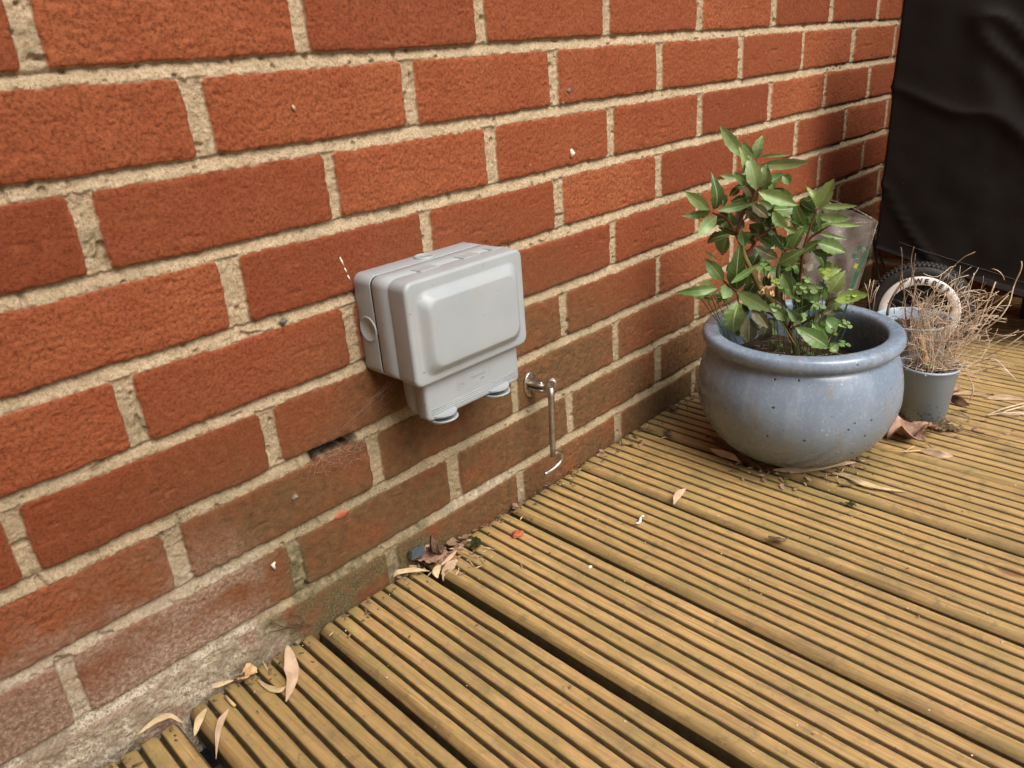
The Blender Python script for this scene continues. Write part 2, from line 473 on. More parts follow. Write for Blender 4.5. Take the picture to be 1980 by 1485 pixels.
def course_z(j): return .0470+.075*(8-j)       # centre line of bed joint j; course j lies above it

def brick_field(x, z, perps, seed=0, measured=True):
    """height above the brick plane (m), attributes wa / wb"""
    wx = x + .0013*fbm(x/.018, z/.018, seed, 2) + .0012*fbm(x/.005, z/.005, seed+2, 3)
    wz = z + .0013*fbm(x/.022, z/.022, seed+3, 2) + .0012*fbm(x/.005, z/.005, seed+5, 3) + .0012*fbm(x/.35, z*0+.3, seed+1, 1)
    j = np.clip(8-np.floor((wz-.0470)/.075).astype(int), -30, 12)
    zb = .0470+.075*(8-j)                     # lower bed line of the course
    bw = .0061 + .0012*fbm(x/.11, np.round(z/.075)*3.1, seed+6, 2)
    dz = np.minimum(wz-(zb+bw), (zb+.075-bw)-wz)
    dx = np.full(x.shape, -1.); bid = np.zeros(x.shape)
    for jj in np.unique(j):
        msk = j == jj
        xs = wx[msk]
        pl = list(perps.get(int(jj), [])) if measured else []
        cs = [(a+b)/2 for a, b in pl]
        off = 0.0 if jj % 2 else .1125
        rr = np.random.RandomState(1000+int(jj)*7+seed)
        for k in range(-12, 18):
            c = off+.225*k
            if all(abs(c-q) > .1 for q in cs):
                c2 = c+rr.uniform(-.004, .004); hw = rr.uniform(.0055, .008)
                pl.append((c2-hw, c2+hw))
        pl.sort()
        L = np.array([p[1] for p in pl]); Rr = np.array([p[0] for p in pl])
        i = np.searchsorted(L, xs)-1
        i0 = np.clip(i, 0, len(L)-1); i1 = np.clip(i+1, 0, len(L)-1)
        dx[msk] = np.minimum(xs-L[i0], Rr[i1]-xs)
        bid[msk] = i0*13+jj*57
    rad = .006
    ax = np.maximum(rad-dx, 0); az = np.maximum(rad-dz, 0)
    d = np.where((dx < rad) & (dz < rad), rad-np.sqrt(ax*ax+az*az), np.minimum(dx, dz))
    br = sst(-.0004, .0009, d)
    rnd = _T[3][(bid.astype(int)*31) & 511, (bid.astype(int)*17+9) & 511]
    rnd2 = _T[4][(bid.astype(int)*7) & 511, (bid.astype(int)*23+2) & 511]
    rough = .00038*fbm(x/.011, z/.011, seed+1, 3)+.00062*fbm(x/.0033, z/.0033, seed+4, 2)
    hb = (rnd2-.5)*.0016 + rough*(.6+.9*rnd) - .0016*np.exp(-np.maximum(d, 0)/.0022)
    # pits and crease marks in the faces
    hb = hb - .0010*sst(.42, .75, fbm(x/.028, z/.010, seed+2, 3))
    t = np.clip((zb+.075-wz)/(2*bw), 0, 1)     # 0 top of the upper bed ... in perpends = 1
    t2 = np.where(wz < zb+bw, np.clip((zb+bw-wz)/(2*bw)+.0, 0, 1), 1.)
    upper = (zb+.075-bw) < wz                  # lower half of the joint above
    tt = np.where(upper, .5+.5*(wz-(zb+.075-bw))*0 + .5*np.clip(1-(wz-(zb+.075-bw))/bw, 0, 1), .5*np.clip((zb+bw-wz)/bw, 0, 1))
    bed = (wz < zb+bw) | upper
    rec = np.where(bed, .0066-.0054*tt, .0036)
    hm = -rec + .0011*fbm(x/.006, z/.006, seed+5, 3)+.0009*fbm(x/.0026, z/.0026, seed+6, 2)
    # small dark holes in the mortar
    hm = hm - .004*sst(.66, .8, fbm(x/.009, z/.009, seed+7, 1))
    H = hm*(1-br)+hb*br
    return H, 1-br, rnd, d, j

def axis(segs):
    out = []
    for a, b, s0, s1 in segs:
        p = a
        while p < b:
            f = (p-a)/(b-a); out.append(p); p += s0+(s1-s0)*f
    out.append(segs[-1][1]); return np.array(out)

def grid_obj(name, X, Z, H, attrs, mat, plane='y', pos=0.):
    nx, nz = X.shape
    V = np.zeros((nx*nz, 3), np.float32)
    if plane == 'y':
        V[:, 0] = X.ravel(); V[:, 1] = (pos-H).ravel(); V[:, 2] = Z.ravel()
    else:
        V[:, 0] = (pos-H).ravel(); V[:, 1] = -X.ravel(); V[:, 2] = Z.ravel()
    i = np.arange(nx-1)[:, None]*nz+np.arange(nz-1)[None, :]
    F = np.stack([i, i+nz, i+nz+1, i+1], -1).reshape(-1, 4)
    me = bpy.data.meshes.new(name)
    me.vertices.add(len(V)); me.vertices.foreach_set('co', V.ravel())
    me.loops.add(F.size); me.loops.foreach_set('vertex_index', F.ravel().astype(np.int32))
    me.polygons.add(len(F)); me.polygons.foreach_set('loop_start', (np.arange(len(F))*4).astype(np.int32))
    me.polygons.foreach_set('use_smooth', np.ones(len(F), bool))
    me.update(calc_edges=True)
    me.materials.append(mat)
    o = bpy.data.objects.new(name, me); sc.collection.objects.link(o)
    for k, a in attrs.items(): attr(o, k, a)
    return o

def build_wall():
    xs = axis([(-1.2, -.26, .006, .003), (-.26, .45, .0011, .0012), (.45, 1.0, .0012, .0018), (1.0, 1.712, .0018, .0024)])
    zs = axis([(-.06, .70, .0012, .0012), (.70, 1.6, .0035, .008)])
    X, Z = np.meshgrid(xs, zs, indexing='ij')
    H, mort, rnd, d, j = brick_field(X, Z, PERP, 0)
    # stains that belong to the wall: brown algae on the lower courses, lime bloom at the foot
    n1 = fbm(X/.16, Z/.11, 1, 4); n2 = fbm(X/.05, Z/.04, 3, 3)
    top = .240 + .035*n1 + .085*sst(.04, .30, X)*(1-sst(.42, .75, X)) - .035*sst(.5, .8, X) - .09*(1-sst(-.16, .06, X)) + .03*sst(.9, 1.5, X)
    dirt = sst(.10, -.13, (Z-top) + .03*n2)
    dirt = np.clip(dirt*(.95+.55*n2+.25*n1), 0, 1)
    eff = (1-sst(.030, .085, Z+.03*n1+.02*n2 + .5*sst(.03, .24, X)))*1.0
    eff = eff + .80*(1-sst(.095, .20, Z+.05*n2+.25*sst(.05, .2, X)))*sst(-.5, .3, n2+.1)*(1-sst(.02, .17, X+.06*n1))
    eff += .95*sst(.10, .0, np.abs(X-.36)-.02+.03*n2)*sst(.009, .003, np.abs(Z-.047))*sst(-.2, .2, n2+.15)*(1-dirt*.2)
    eff += .5*sst(.25, .6, fbm(X/.07, Z/.05, 5, 4))*sst(.02, .0, np.abs(X-.20)-.06)*(sst(.03, .0, np.abs(Z-.53)-.02))
    stain = .6*sst(.05, .5, fbm(X/.10, Z/.03, 6, 4)) + .6*sst(.25, .6, fbm(X/.02, Z/.008, 7, 3)) + .8*sst(.09, -.02, Z)*sst(.1, .25, X)
    H = H + 0*H
    # mortar smeared over the brick faces at the very foot of the wall on the left
    sm = sst(.052, .030, Z+.012*n2+.35*sst(.06, .22, X))
    Hs = -.0015 + .0012*fbm(X/.012, Z/.012, 2, 3)
    Hs = Hs + .0016*fbm(X/.0035, Z/.0035, 5, 3)
    H = H*(1-sm)+Hs*sm; mort = np.maximum(mort, sm*sst(-.3, .2, n2+.3))
    # a missing length of mortar under the box
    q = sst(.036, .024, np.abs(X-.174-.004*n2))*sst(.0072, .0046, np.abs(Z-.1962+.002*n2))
    H = H - .020*q*sst(.150, .162, X) - .004*q; stain = stain + q; hole_shade = q*sst(.146, .158, X)*sst(-.4, .1, n2+.35)  # darkness of the deep gap also goes into the colour masks
    q2 = sst(.010, .004, np.abs(X-.350))*sst(.016, .006, np.abs(Z-.137))
    H = H - .004*q2*mort
    chip = sst(.0045, .0028, np.sqrt(((X-.172)/1.9)**2+((Z-.1165)*1.1)**2)+.0012*n2)*(1-0)
    H = H + .0020*chip
    chip += .30*sst(.0030, .0015, np.abs(d-.001))*(1-mort)*sst(.1, .5, fbm(X/.03, Z/.03, 4, 3))*(1-.7*dirt)*.7
    # sockets left by small stones
    for (px, pz, r, h) in ((.123, .164, .0036, .0028), (.148, .3462, .0035, .003), (.5760, .5050, .0025, .002), (.5105, .440, .002, .001)):
        q = sst(r, r*.3, np.sqrt((X-px)**2+(Z-pz)**2)); H = H+h*q; stain = stain+q; mort = np.maximum(mort, q*.8)
    moss = sst(.085, .02, Z+.02*n2)*sst(-.02, .06, X)*(1-sst(.27, .36, X))*sst(-.35, .25, n2+.2*mort)
    moss = moss + .9*sst(.016, .006, np.abs(X-.110))*sst(.12, .09, Z)*sst(.01, .04, Z) + .7*sst(.014, .005, np.abs(X-.277-.0*n2))*sst(.055, .03, Z)
    moss = moss + .8*sst(.05, .0, Z+.015*n2)*sst(.6, .75, X)*sst(-.3, .3, n1) + .55*sst(.1, .5, n1)*mort*sst(.26, .14, Z)*sst(0, .1, X)
    eff = eff*(1-.8*np.clip(moss, 0, 1))
    wa = np.stack([mort, rnd, np.clip(dirt, 0, 1), np.clip(eff, 0, 1)], -1)
    wb = np.stack([np.clip(chip, 0, 1), np.clip(stain, 0, 1), np.clip(moss, 0, 1), 1-np.clip(hole_shade, 0, 1)], -1)
    o = grid_obj('brick_wall', X, Z, H, {'wa': wa, 'wb': wb}, M['wall'])
    tag(o, 'long red brick wall with pale sandy mortar, stained brown near the deck', 'brick wall')
    # adjoining wall in the far corner
    ys = axis([(-.02, .5, .003, .003), (.5, 2.6, .006, .012)]); zs = axis([(-.06, 1.0, .003, .004), (1.0, 1.6, .008, .008)])
    X, Z = np.meshgrid(ys, zs, indexing='ij')
    H, mort, rnd, d, j = brick_field(X+.11, Z, {}, 3, False)
    n1 = fbm(X/.16, Z/.11, 2, 4)
    dirt = .5*sst(.10, -.13, Z-.12+.04*n1)
    wa = np.stack([mort, rnd, np.clip(dirt, 0, 1), 0*rnd], -1)
    wb = np.stack([0*rnd, .5*sst(.1, .6, n1), 0*rnd, rnd*0+1], -1)
    o = grid_obj('brick_wall', X, Z, H, {'wa': wa, 'wb': wb}, M['wall'], 'x', 1.708)
    tag(o, 'shaded brick wall turning the far corner behind the black cover', 'brick wall')
def build_added_shade_wall():  # added wall outside the view, keeps sky light off the box's left side
    ys = axis([(-.01, 2.2, .012, .012)]); zs = axis([(-.12, 2.3, .009, .009)])
    X, Z = np.meshgrid(ys, zs, indexing='ij')
    H, mort, rnd, d, j = brick_field(X+.05, Z, {}, 2, False)
    wa = np.stack([mort, rnd, .5*sst(.2, 0, Z), 0*rnd], -1); wb = np.stack([0*rnd, 0*rnd, 0*rnd, rnd*0+1], -1)
    o = grid_obj('brick_wall', X, Z, -H, {'wa': wa, 'wb': wb}, M['wall'], 'x', -.62)
    tag(o, 'added red brick wall outside the left of the view, shading the box side', 'brick wall')
build_wall()
build_added_shade_wall()

# ------------------------------------------------------------------ deck
def build_deck():
    # edge positions of the boards where they meet the wall, gap before each board
    edges = [-.958, -.806, -.655, -.504, -.353, -.200, -.0395, .1125, .2635, .4175, .5665, .7215, .8735, 1.0250, 1.1765, 1.3280, 1.4795, 1.6310]
    gaps = [.005]*6 + [.0125, .0080, .0130, .0095, .0090, .0090] + [.004]*6
    fan = [0]*6 + [0.001, -.006, .002, -.002, .002, -.001] + [0]*6
    V = []; F = []; A = []
    ys = -np.concatenate([np.array([0, .0012, .0035, .007]), np.arange(.012, .9, .009), np.arange(.9, 2.6, .04)])
    r_ = np.random.RandomState(11)
    for b in range(len(edges)):
        x0 = edges[b]+gaps[b]/2
        x1 = (edges[b+1]-gaps[b+1]/2) if b+1 < len(edges) else edges[b]+.147
        W = x1-x0; n = 8; p = W/n; gw = .0048; gd = .0068
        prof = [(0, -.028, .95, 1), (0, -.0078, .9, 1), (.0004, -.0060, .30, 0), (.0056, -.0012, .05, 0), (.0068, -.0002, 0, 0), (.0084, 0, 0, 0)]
        for k in range(n):
            a = k*p+(gw/2 if k else .0088); c = (k+1)*p-gw/2
            if k == n-1: c = W-.0032
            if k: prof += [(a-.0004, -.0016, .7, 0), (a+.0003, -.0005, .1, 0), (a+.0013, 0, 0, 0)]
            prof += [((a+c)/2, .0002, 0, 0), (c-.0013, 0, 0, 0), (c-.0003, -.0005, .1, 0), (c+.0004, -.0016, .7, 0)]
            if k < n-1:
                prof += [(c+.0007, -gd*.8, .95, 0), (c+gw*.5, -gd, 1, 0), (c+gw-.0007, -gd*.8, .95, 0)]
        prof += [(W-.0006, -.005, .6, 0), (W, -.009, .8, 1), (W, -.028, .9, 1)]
        m_ = len(prof); base = len(V)
        yoff = -.0035-r_.uniform(0, .0045)
        rb = r_.rand(); zoff = r_.uniform(-.0008, .0008) ; 
        ph = r_.rand()*50
        P = np.array([(a, z) for a, z, _, _ in prof]); G = np.array([g for _, _, g, _ in prof])
        for iy, y in enumerate(ys):
            inset = (.0018, .0008, .0002, 0)[iy] if iy < 4 else 0
            yy = y+yoff
            wob = .0007*fbm(np.full(m_, y/.12)+ph, P[:, 0]/.03, b % 8, 2)
            jit = .00035*fbm(np.full(m_, y/.02)+ph, P[:, 0]/.004, (b+3) % 8, 2)*(np.abs(P[:, 1]) < .003)
            tw = fan[b]*(-y)
            for q in range(m_):
                px = x0+P[q, 0]+wob[q]+.0266*yy+tw*(1-P[q, 0]/W) + jit[q]*.7
                pz = P[q, 1]+zoff+jit[q]*1.0-(inset if P[q, 1] > -.02 else 0)
                V.append((px, yy, pz))
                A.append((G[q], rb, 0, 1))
        ny = len(ys)
        for iy in range(ny-1):
            for q in range(m_-1):
                F.append((base+iy*m_+q, base+(iy+1)*m_+q, base+(iy+1)*m_+q+1, base+iy*m_+q+1))
        F.append(tuple(base+q for q in range(m_)))
        F.append((base, base+m_-1, base+(ny-1)*m_+m_-1, base+(ny-1)*m_))
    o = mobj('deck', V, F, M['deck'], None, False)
    A = np.array(A); VV = np.array(V)
    # grime that has gathered: by the wall, round the pot
    gx, gy = VV[:, 0], VV[:, 1]
    d = .8*sst(.045, .0, -gy+.01*fbm(gx/.03, gy/.03, 2, 2)) + .9*sst(.05, .0, np.abs(np.hypot(gx-.795, gy+.226)-.075)-.02)
    A[:, 2] = np.clip(d, 0, 1)
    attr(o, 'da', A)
    me = o.data
    me.polygons.foreach_set('use_smooth', np.ones(len(me.polygons), bool))
    me.set_sharp_from_angle(angle=R(50)) if hasattr(me, 'set_sharp_from_angle') else None
    tag(o, kind='structure')
    b = Buf()
    for y in (-.06, -.50, -.95, -1.4, -1.9, -2.4): b.box((-1.0, y-.045, -.115), (1.70, y, -.0285))
    j = b.build('deck_joists', M['joist'], None, False); tag(j, kind='structure')
    g = mobj('ground', [(-60, -60, -.14), (60, -60, -.14), (60, 60, -.14), (-60, 60, -.14)], [(0, 1, 2, 3)], M['ground'], None, False)
    tag(g, kind='structure')
build_deck()

# ------------------------------------------------------------------ weatherproof box
def rrect(x0, x1, z0, z1, r, y, n=8, ins=0.):
    x0 += ins; x1 -= ins; z0 += ins; z1 -= ins; r = max(r-ins, .0006)
    out = []
    for cx, cz, a0 in ((x1-r, z1-r, 0), (x0+r, z1-r, 90), (x0+r, z0+r, 180), (x1-r, z0+r, 270)):
        for k in range(n+1):
            a = R(a0+90*k/n); out.append((cx+r*math.cos(a), y, cz+r*math.sin(a)))
    return out
def fillet(args, y0, y1, r, steps=6):
    """rings from y0 towards y1 (negative) with rounded front edge of radius r"""
    rings = [rrect(*args, y0), rrect(*args, y1+r)]
    for k in range(1, steps+1):
        a = PI/2*k/steps
        rings.append(rrect(*args, y1+r-r*math.sin(a), 8, r*(1-math.cos(a))))
    return rings
def build_box():
    t = empty('socket_enclosure', (.3135, 0, .264), 'pale grey weatherproof plastic socket box fixed to the brick wall', 'electrical box')
    A = (.2330, .3960, .2640, .3720, .010)
    b = Buf(); b.loft([rrect(*A, .0005, ins=.001)]+fillet(A, -.002, -.0284, .0006, 3), cap0=True)
    b.build('back_box', M['plastic'], t)
    b = Buf(); b.loft([rrect(*A, -.0275, ins=.0009), rrect(*A, -.0325, ins=.0009)], cap1=False); b.build('seal', M['seal'], t)
    b = Buf(); b.loft([rrect(*A, -.0575, ins=.0007), rrect(*A, -.0605, ins=.0007)], cap1=False); b.build('seal', M['seal'], t)
    # middle frame with lower bulge for the cable outlets
    b = Buf(); b.loft([rrect(*A, -.0309, ins=.0012), rrect(*A, -.0313, ins=.0004), rrect(*A, -.0320), rrect(*A, -.0582), rrect(*A, -.0585, ins=.0009)], cap0=True)
    b.build('middle_frame', M['plastic'], t)
    T = (.2490, .3880, .2170, .3000, .007)
    T0 = (.2510, .3860, .2170, .3000, .010)
    b = Buf(); b.loft([rrect(.2560, .3810, .2260, .30, .012, -.0305), rrect(.2530, .3840, .2200, .30, .012, -.036), rrect(*T0, -.044), rrect(*T0, -.0582), rrect(*T0, -.0587, ins=.0005)], cap0=True)
    b.build('lower_frame', M['plastic'], t)
    b = Buf(); b.loft([rrect(*T, -.0590, ins=.0006)]+fillet(T, -.0596, -.0755, .0045, 7)); pn = b.build('lower_panel', M['plastic'], t)
    # lid
    L = (.2325, .3960, .2630, .3722, .010)
    rings = [rrect(*L, -.0591, ins=.0010), rrect(*L, -.0595, ins=.0001)]+fillet(L, -.0600, -.0850, .0040, 8)
    P = (.2430, .3866, .2705, .3615, .012)
    # raised panel: one smooth S from the flat margin up to the crown
    for k in range(0, 21):
        a = k/20; q = a*a*(3-2*a); ii = .0001+.0125*a; rings.append(rrect(P[0]+ii, P[1]-ii, P[2]+ii, P[3]-ii, .0125, -.0850-.0090*q))
    ii = .020; rings.append(rrect(P[0]+ii, P[1]-ii, P[2]+ii, P[3]-ii, .010, -.09415))
    b = Buf(); b.loft(rings, cap0=True); lid = b.build('lid', M['plastic'], t)
    # knockouts: disc on the left side, disc on top
    def disc(c, ax, r, h, n=40):
        c = Vector(c); ax = Vector(ax); a = ax.orthogonal().normalized(); q = ax.cross(a)
        bb = Buf(); rings = []
        for rr, hh in ((r, -.0005), (r, h*.6), (r-h*.4, h), (r-.0016, h), (r-.0019, h-.0004)):
            rings.append([c+ax*hh+(a*math.cos(2*PI*k/n)+q*math.sin(2*PI*k/n))*rr for k in range(n)])
        bb.loft(rings)
        rings = [[c+ax*(h-.0004+hh)+(a*math.cos(2*PI*k/8)+q*math.sin(2*PI*k/8))*rr for k in range(8)] for rr, hh in ((.0008, -.0001), (.0004, .0006))]
        bb.loft(rings)
        return bb.build('knockout', M['plastic'], t)
    disc((.2331, -.0158, .3155), (-1, 0, 0), .0138, .0014)
    disc((.3165, -.0160, .3719), (0, 0, 1), .0112, .0022)
    disc((.3959, -.0158, .3155), (1, 0, 0), .0138, .0014)
    # hinge leaves along the top edge: shallow raised tongues crossing the lid seam
    for x0, x1 in ((.2720, .2960), (.3300, .3540), (.372, .386)):
        b = Buf(); b.loft([[(x0, -.0475, .3718), (x1, -.0475, .3718), (x1, -.0640, .3718), (x0, -.0640, .3718)], [(x0, -.0475, .3724), (x1, -.0475, .3724), (x1, -.0640, .3729), (x0, -.0640, .3729)], [(x0+.0004, -.0479, .3727), (x1-.0004, -.0479, .3727), (x1-.0004, -.0636, .3732), (x0+.0004, -.0636, .3732)]])
        b.build('hinge', M['plastic'], t, False)
    # three raised lines across the lower panel
    for k in range(3):
        z = .2300-.0024*k
        b = Buf(); b.tube([(.2535, -.0753, z), (.3835, -.0753, z)], .0008, 6); b.build('ridge_line', M['plastic'], t)
    # outline of the raised badge and its lettering
    def outline(x0, x1, z0, z1, r, w=.0004, y=-.0754):
        b = Buf(); ring = [Vector(p) for p in rrect(x0, x1, z0, z1, r, y, 4)]; b.tube(ring+[ring[0]], w, 5, caps=False); return b.build('badge_outline', M['plastic'], t)
    outline(.2925, .3415, .2382, .2520, .002)
    outline(.2945, .3060, .2395, .2507, .0025)
    outline(.2962, .3043, .2411, .2491, .0039)
    def text(body, x, z, size, y=-.0755, ext=.0004, mat='plastic', parent=t):
        cu = bpy.data.curves.new('lettering', 'FONT'); cu.body = body; cu.size = size; cu.extrude = ext; cu.align_x = 'CENTER'; cu.align_y = 'CENTER'
        o = bpy.data.objects.new('lettering', cu); sc.collection.objects.link(o)
        dg = bpy.context.evaluated_depsgraph_get(); me = bpy.data.meshes.new_from_object(o.evaluated_get(dg))
        bpy.data.objects.remove(o); me.materials.clear(); me.materials.append(M[mat])
        o = bpy.data.objects.new('lettering', me); sc.collection.objects.link(o)
        me.transform(Matrix.Translation(Vector((x, y, z))) @ Matrix.Rotation(PI/2, 4, 'X'))
        me.transform(Matrix.Translation(-Vector(parent.location)))
        o.parent = parent; return o
    text('MK', .3003, .2451, .0056)
    text('Masterseal', .3235, .2470, .0052)
    text('plus', .3300, .2418, .0042)
    # thumb latches: upper lip and lower scoop
    for x0, x1 in ((.2560, .2880), (.3360, .3680)):
        def lens(y0, y1, z, n=16, bulge=1.):
            out = []
            for k in range(n+1):
                s = k/n; out.append((x0+(x1-x0)*s, y0+(y1-y0)*math.sin(PI*s)**.6*bulge, z))
            return out
        b = Buf()
        top = lens(-.074, -.0865, .2225); tl = lens(-.074, -.0858, .2205)
        r0 = top+[(x1, -.0735, .2250), (x0, -.0735, .2250)]; r1 = tl+[(x1, -.0735, .2190), (x0, -.0735, .2190)]
        b.loft([r0, [(x, y-.0002, z-.0006) for x, y, z in r0], r1], cap0=True); la = b.build('latch', M['plastic'], t, False)
        b = Buf(); n = 16
        rings = []
        for (dy, z, sc_) in ((-.0700, .2185, .0), (-.0700, .2145, .6), (-.0700, .2128, 1.), ):
            pass
        outer = []; inner = []
        for yb, yf, z, ins in ((-.066, -.0740, .2125, .002), (-.066, -.0835, .2132, .0005), (-.066, -.0885, .2160, 0), (-.066, -.0880, .2172, .0002), (-.066, -.0820, .2150, .0012), (-.066, -.0745, .2142, .002)):
            rr = []
            for k in range(n+1):
                s = k/n; rr.append((x0+ins+(x1-x0-2*ins)*s, -.0735+(yf+.0735)*math.sin(PI*s)**.5, z))
            rr += [(x1-ins, yb, z), (x0+ins, yb, z)]
            rings.append(rr)
        b.loft(rings, cap0=True, cap1=True); b.build('latch_scoop', M['plastic'], la)
build_box()
#PART2
# ------------------------------------------------------------------ cabin hook on the wall
def ring_pts(c, a, b, ra, rb, n=32):
    return [c+a*(math.cos(2*PI*k/n)*ra)+b*(math.sin(2*PI*k/n)*rb) for k in range(n)]
def build_hook():
    t = empty('cabin_hook', (.481, 0, .1605), 'small tarnished metal cabin hook hanging from an oval plate on the wall', 'hook')
    X, Y, Z = Vector((1, 0, 0)), Vector((0, -1, 0)), Vector((0, 0, 1))
    c = Vector((.4812, 0, .1605))
    b = Buf()
    b.loft([ring_pts(c+Y*y, X, Z, .0122-i, .0180-i) for y, i in ((-.001, 0), (.0016, 0), (.0026, .0006), (.0030, .0016), (.0032, .004))])
    pl = b.build('plate', M['steel'], t)
    for dx, dz in ((.0005, .0115), (.0005, -.0115), (-.0070, -.001)):
        q = c+X*dx+Z*dz+Y*.0030
        b = Buf(); b.loft([ring_pts(q+Y*h, X, Z, r, r, 14) for h, r in ((0, .0030), (.0006, .0028), (.0003, .0018), (.0001, .0006))])
        b.build('screw', M['rust'], pl)
    b = Buf()       # lug: two flat tongues that close on the pin
    for z, th in ((.1650, .0015), (.1580, .0015)):
        rings = []
        for y, hw in ((.001, .0088), (.010, .0084), (.018, .0076), (.0245, .0056), (.0280, .0024)):
            rings.append([c*1.0+X*(-hw)+Y*y+Z*(z-.1605+th), c+X*hw+Y*y+Z*(z-.1605+th), c+X*hw+Y*y+Z*(z-.1605-th), c+X*(-hw)+Y*y+Z*(z-.1605-th)])
        b.loft(rings, True)
    b.tube([c+Y*.021+Z*-.0055, c+Y*.021+Z*.0085], .0026, 12)
    b.build('lug', M['steel'], t)
    b = Buf()       # link
    b.tube([c+Y*.0200+Z*.0012, c+Y*.0270+Z*.0025, c+Y*.0330+Z*.0070, c+Y*.0380+Z*.0100], [.0035, .0033, .0028, .0030], 10)
    nrm = Vector((-.80, -.58, .05)).normalized(); side = nrm.cross(Z).normalized()
    k = Vector((.4805, -.0400, .1705))
    b.loft([ring_pts(k+nrm*h, side, Z, r, r, 24) for h, r in ((-.0055, .0068), (-.0012, .0076), (-.0011, .0060), (.0002, .0060), (.0003, .0078), (.0030, .0077), (.0036, .0068), (.0038, .0036), (.0036, .0030))], True)
    b.build('pivot', M['steel'], t)
    b = Buf(); top = Vector((.4790, -.0400, .1665)); bot = Vector((.4748, -.0405, .0670))
    n = 12; rings = []
    for s in range(9):
        p = top.lerp(bot, s/8); w = .0045-.0007*s/8
        rings.append([p+side*(math.cos(2*PI*q/n)*w)+nrm*(math.sin(2*PI*q/n)*w*(.75+.25*(q == 3))) for q in range(n)])
    b.loft(rings, True); b.build('rod', M['steel'], t)
    ip = Vector((1, -.10, 0)).normalized()
    c0 = Vector((.4760, -.0405, .0700)); pts = [c0, c0+ip*.006+Z*.0004, c0+ip*.0115-Z*.0014, c0+ip*.0150-Z*.0060, c0+ip*.0145-Z*.0120, c0+ip*.0100-Z*.0172, c0+ip*.0020-Z*.0205, c0-ip*.0080-Z*.0222, c0-ip*.0185-Z*.0225]
    sm = []
    for i in range(len(pts)-1):
        for q in range(3): sm.append(pts[i].lerp(pts[i+1], q/3))
    sm.append(pts[-1])
    for _ in range(2): sm = [sm[0]]+[(sm[i-1]+sm[i]*2+sm[i+1])/4 for i in range(1, len(sm)-1)]+[sm[-1]]
    b = Buf(); b.tube(sm, .0025, 10); b.build('hook_end', M['steel_bright'], t)
build_hook()

# ------------------------------------------------------------------ pots
POT = Vector((.7945, -.2264, 0))
def build_planter():
    t = empty('planter', POT, 'large round glazed blue-grey ceramic planter with a thick rolled rim', 'plant pot')
    pr = [(.0, .004), (.042, .004), (.044, .0005), (.047, .0005)]
    Rb, zb, r0 = .1372, .102, .048
    for k in range(1, 20):
        z = zb*(1-math.cos(PI/2*k/19)); q = (zb-z)/zb; pr.append((r0+(Rb-r0)*max(0, 1-q**1.9)**.56, z+.0008))
    for k in range(1, 12):
        z = zb+(.163-zb)*k/11; q = (z-zb)/(.168-zb); pr.append((Rb-(Rb-.1205)*q**2.2, z))
    pr += [(.1206, .1655), (.1216, .1678), (.1256, .1696), (.1294, .1722), (.1317, .1756), (.1326, .1790), (.1324, .1832), (.1313, .1866), (.1292, .1887), (.1262, .1896), (.1220, .1900), (.1170, .1902), (.1132, .1896), (.1106, .1876), (.1093, .1840), (.1090, .1780), (.1105, .1650), (.1150, .1500), (.1190, .1300), (.12, .115)]
    b = Buf(); b.lathe([(r, z) for r, z in pr], POT.x, POT.y, 144)
    # slight hand-made irregularity
    b.v = [(x+.0006*math.sin(7*z/.1+3*math.atan2(y-POT.y, x-POT.x)), y+.0007*math.sin(2*math.atan2(y-POT.y, x-POT.x)+1), z) for x, y, z in b.v]
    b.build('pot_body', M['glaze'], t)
    n = 60; rs = [.001, .03, .06, .09, .1165]
    V = []; F = []
    for i, r in enumerate(rs):
        for k in range(n):
            a = 2*PI*k/n; h = .128+.006*math.sin(3*a+r*50)+.004*rng.uniform(-1, 1)
            V.append((POT.x+r*math.cos(a), POT.y+r*math.sin(a), h))
    for i in range(len(rs)-1):
        for k in range(n): F.append((i*n+k, i*n+(k+1) % n, (i+1)*n+(k+1) % n, (i+1)*n+k))
    mobj('soil', V, F, M['soil'], t)
build_planter()

def nursery_pot(c, r, h, rb, label, group, zsoil):
    t = empty('plastic_plant_pot', c, label, 'plant pot', group)
    x, y = c[0], c[1]
    pr = [(.0, .006), (rb-.006, .006), (rb-.004, .0), (rb-.0005, .0), (rb, .009), (rb+.0012, .0095), (rb+(r-rb)*.80-.0012, h*.80), (rb+(r-rb)*.80+.0002, h*.80+.0008), (r-.0025, h-.0045), (r+.0006, h-.0040), (r+.0012, h-.0020), (r+.0008, h-.0003), (r-.0006, h), (r-.0016, h-.001), (r-.0034, h-.006), (r-.006, h*.75), (rb, .010)]
    b = Buf(); b.lathe(pr, x, y, 96)
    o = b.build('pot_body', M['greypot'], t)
    # notches in the foot ring
    me = o.data
    for v in me.vertices:
        a = math.atan2(v.co.y, v.co.x); k = math.cos(a*5+.6)
        if v.co.z < .002: v.co.z += .0035*max(0, k)**8*1.2
    n = 40; V = []; F = []; rs = [.001, r*.4, r*.7, r-.006]
    for i, q in enumerate(rs):
        for k in range(n):
            a = 2*PI*k/n; V.append((x+q*math.cos(a), y+q*math.sin(a), zsoil+.003*rng.uniform(-1, 1)))
    for i in range(len(rs)-1):
        for k in range(n): F.append((i*n+k, i*n+(k+1) % n, (i+1)*n+(k+1) % n, (i+1)*n+k))
    mobj('soil', V, F, M['soil'], t)
    return t
P1 = Vector((1.0045, -.3412, 0)); P2 = Vector((1.1103, -.2783, 0))
nursery_pot(P1, .0412, .0890, .0310, 'small grey plastic nursery pot full of dried stems, nearest the viewer', 'grey nursery pots', .080)
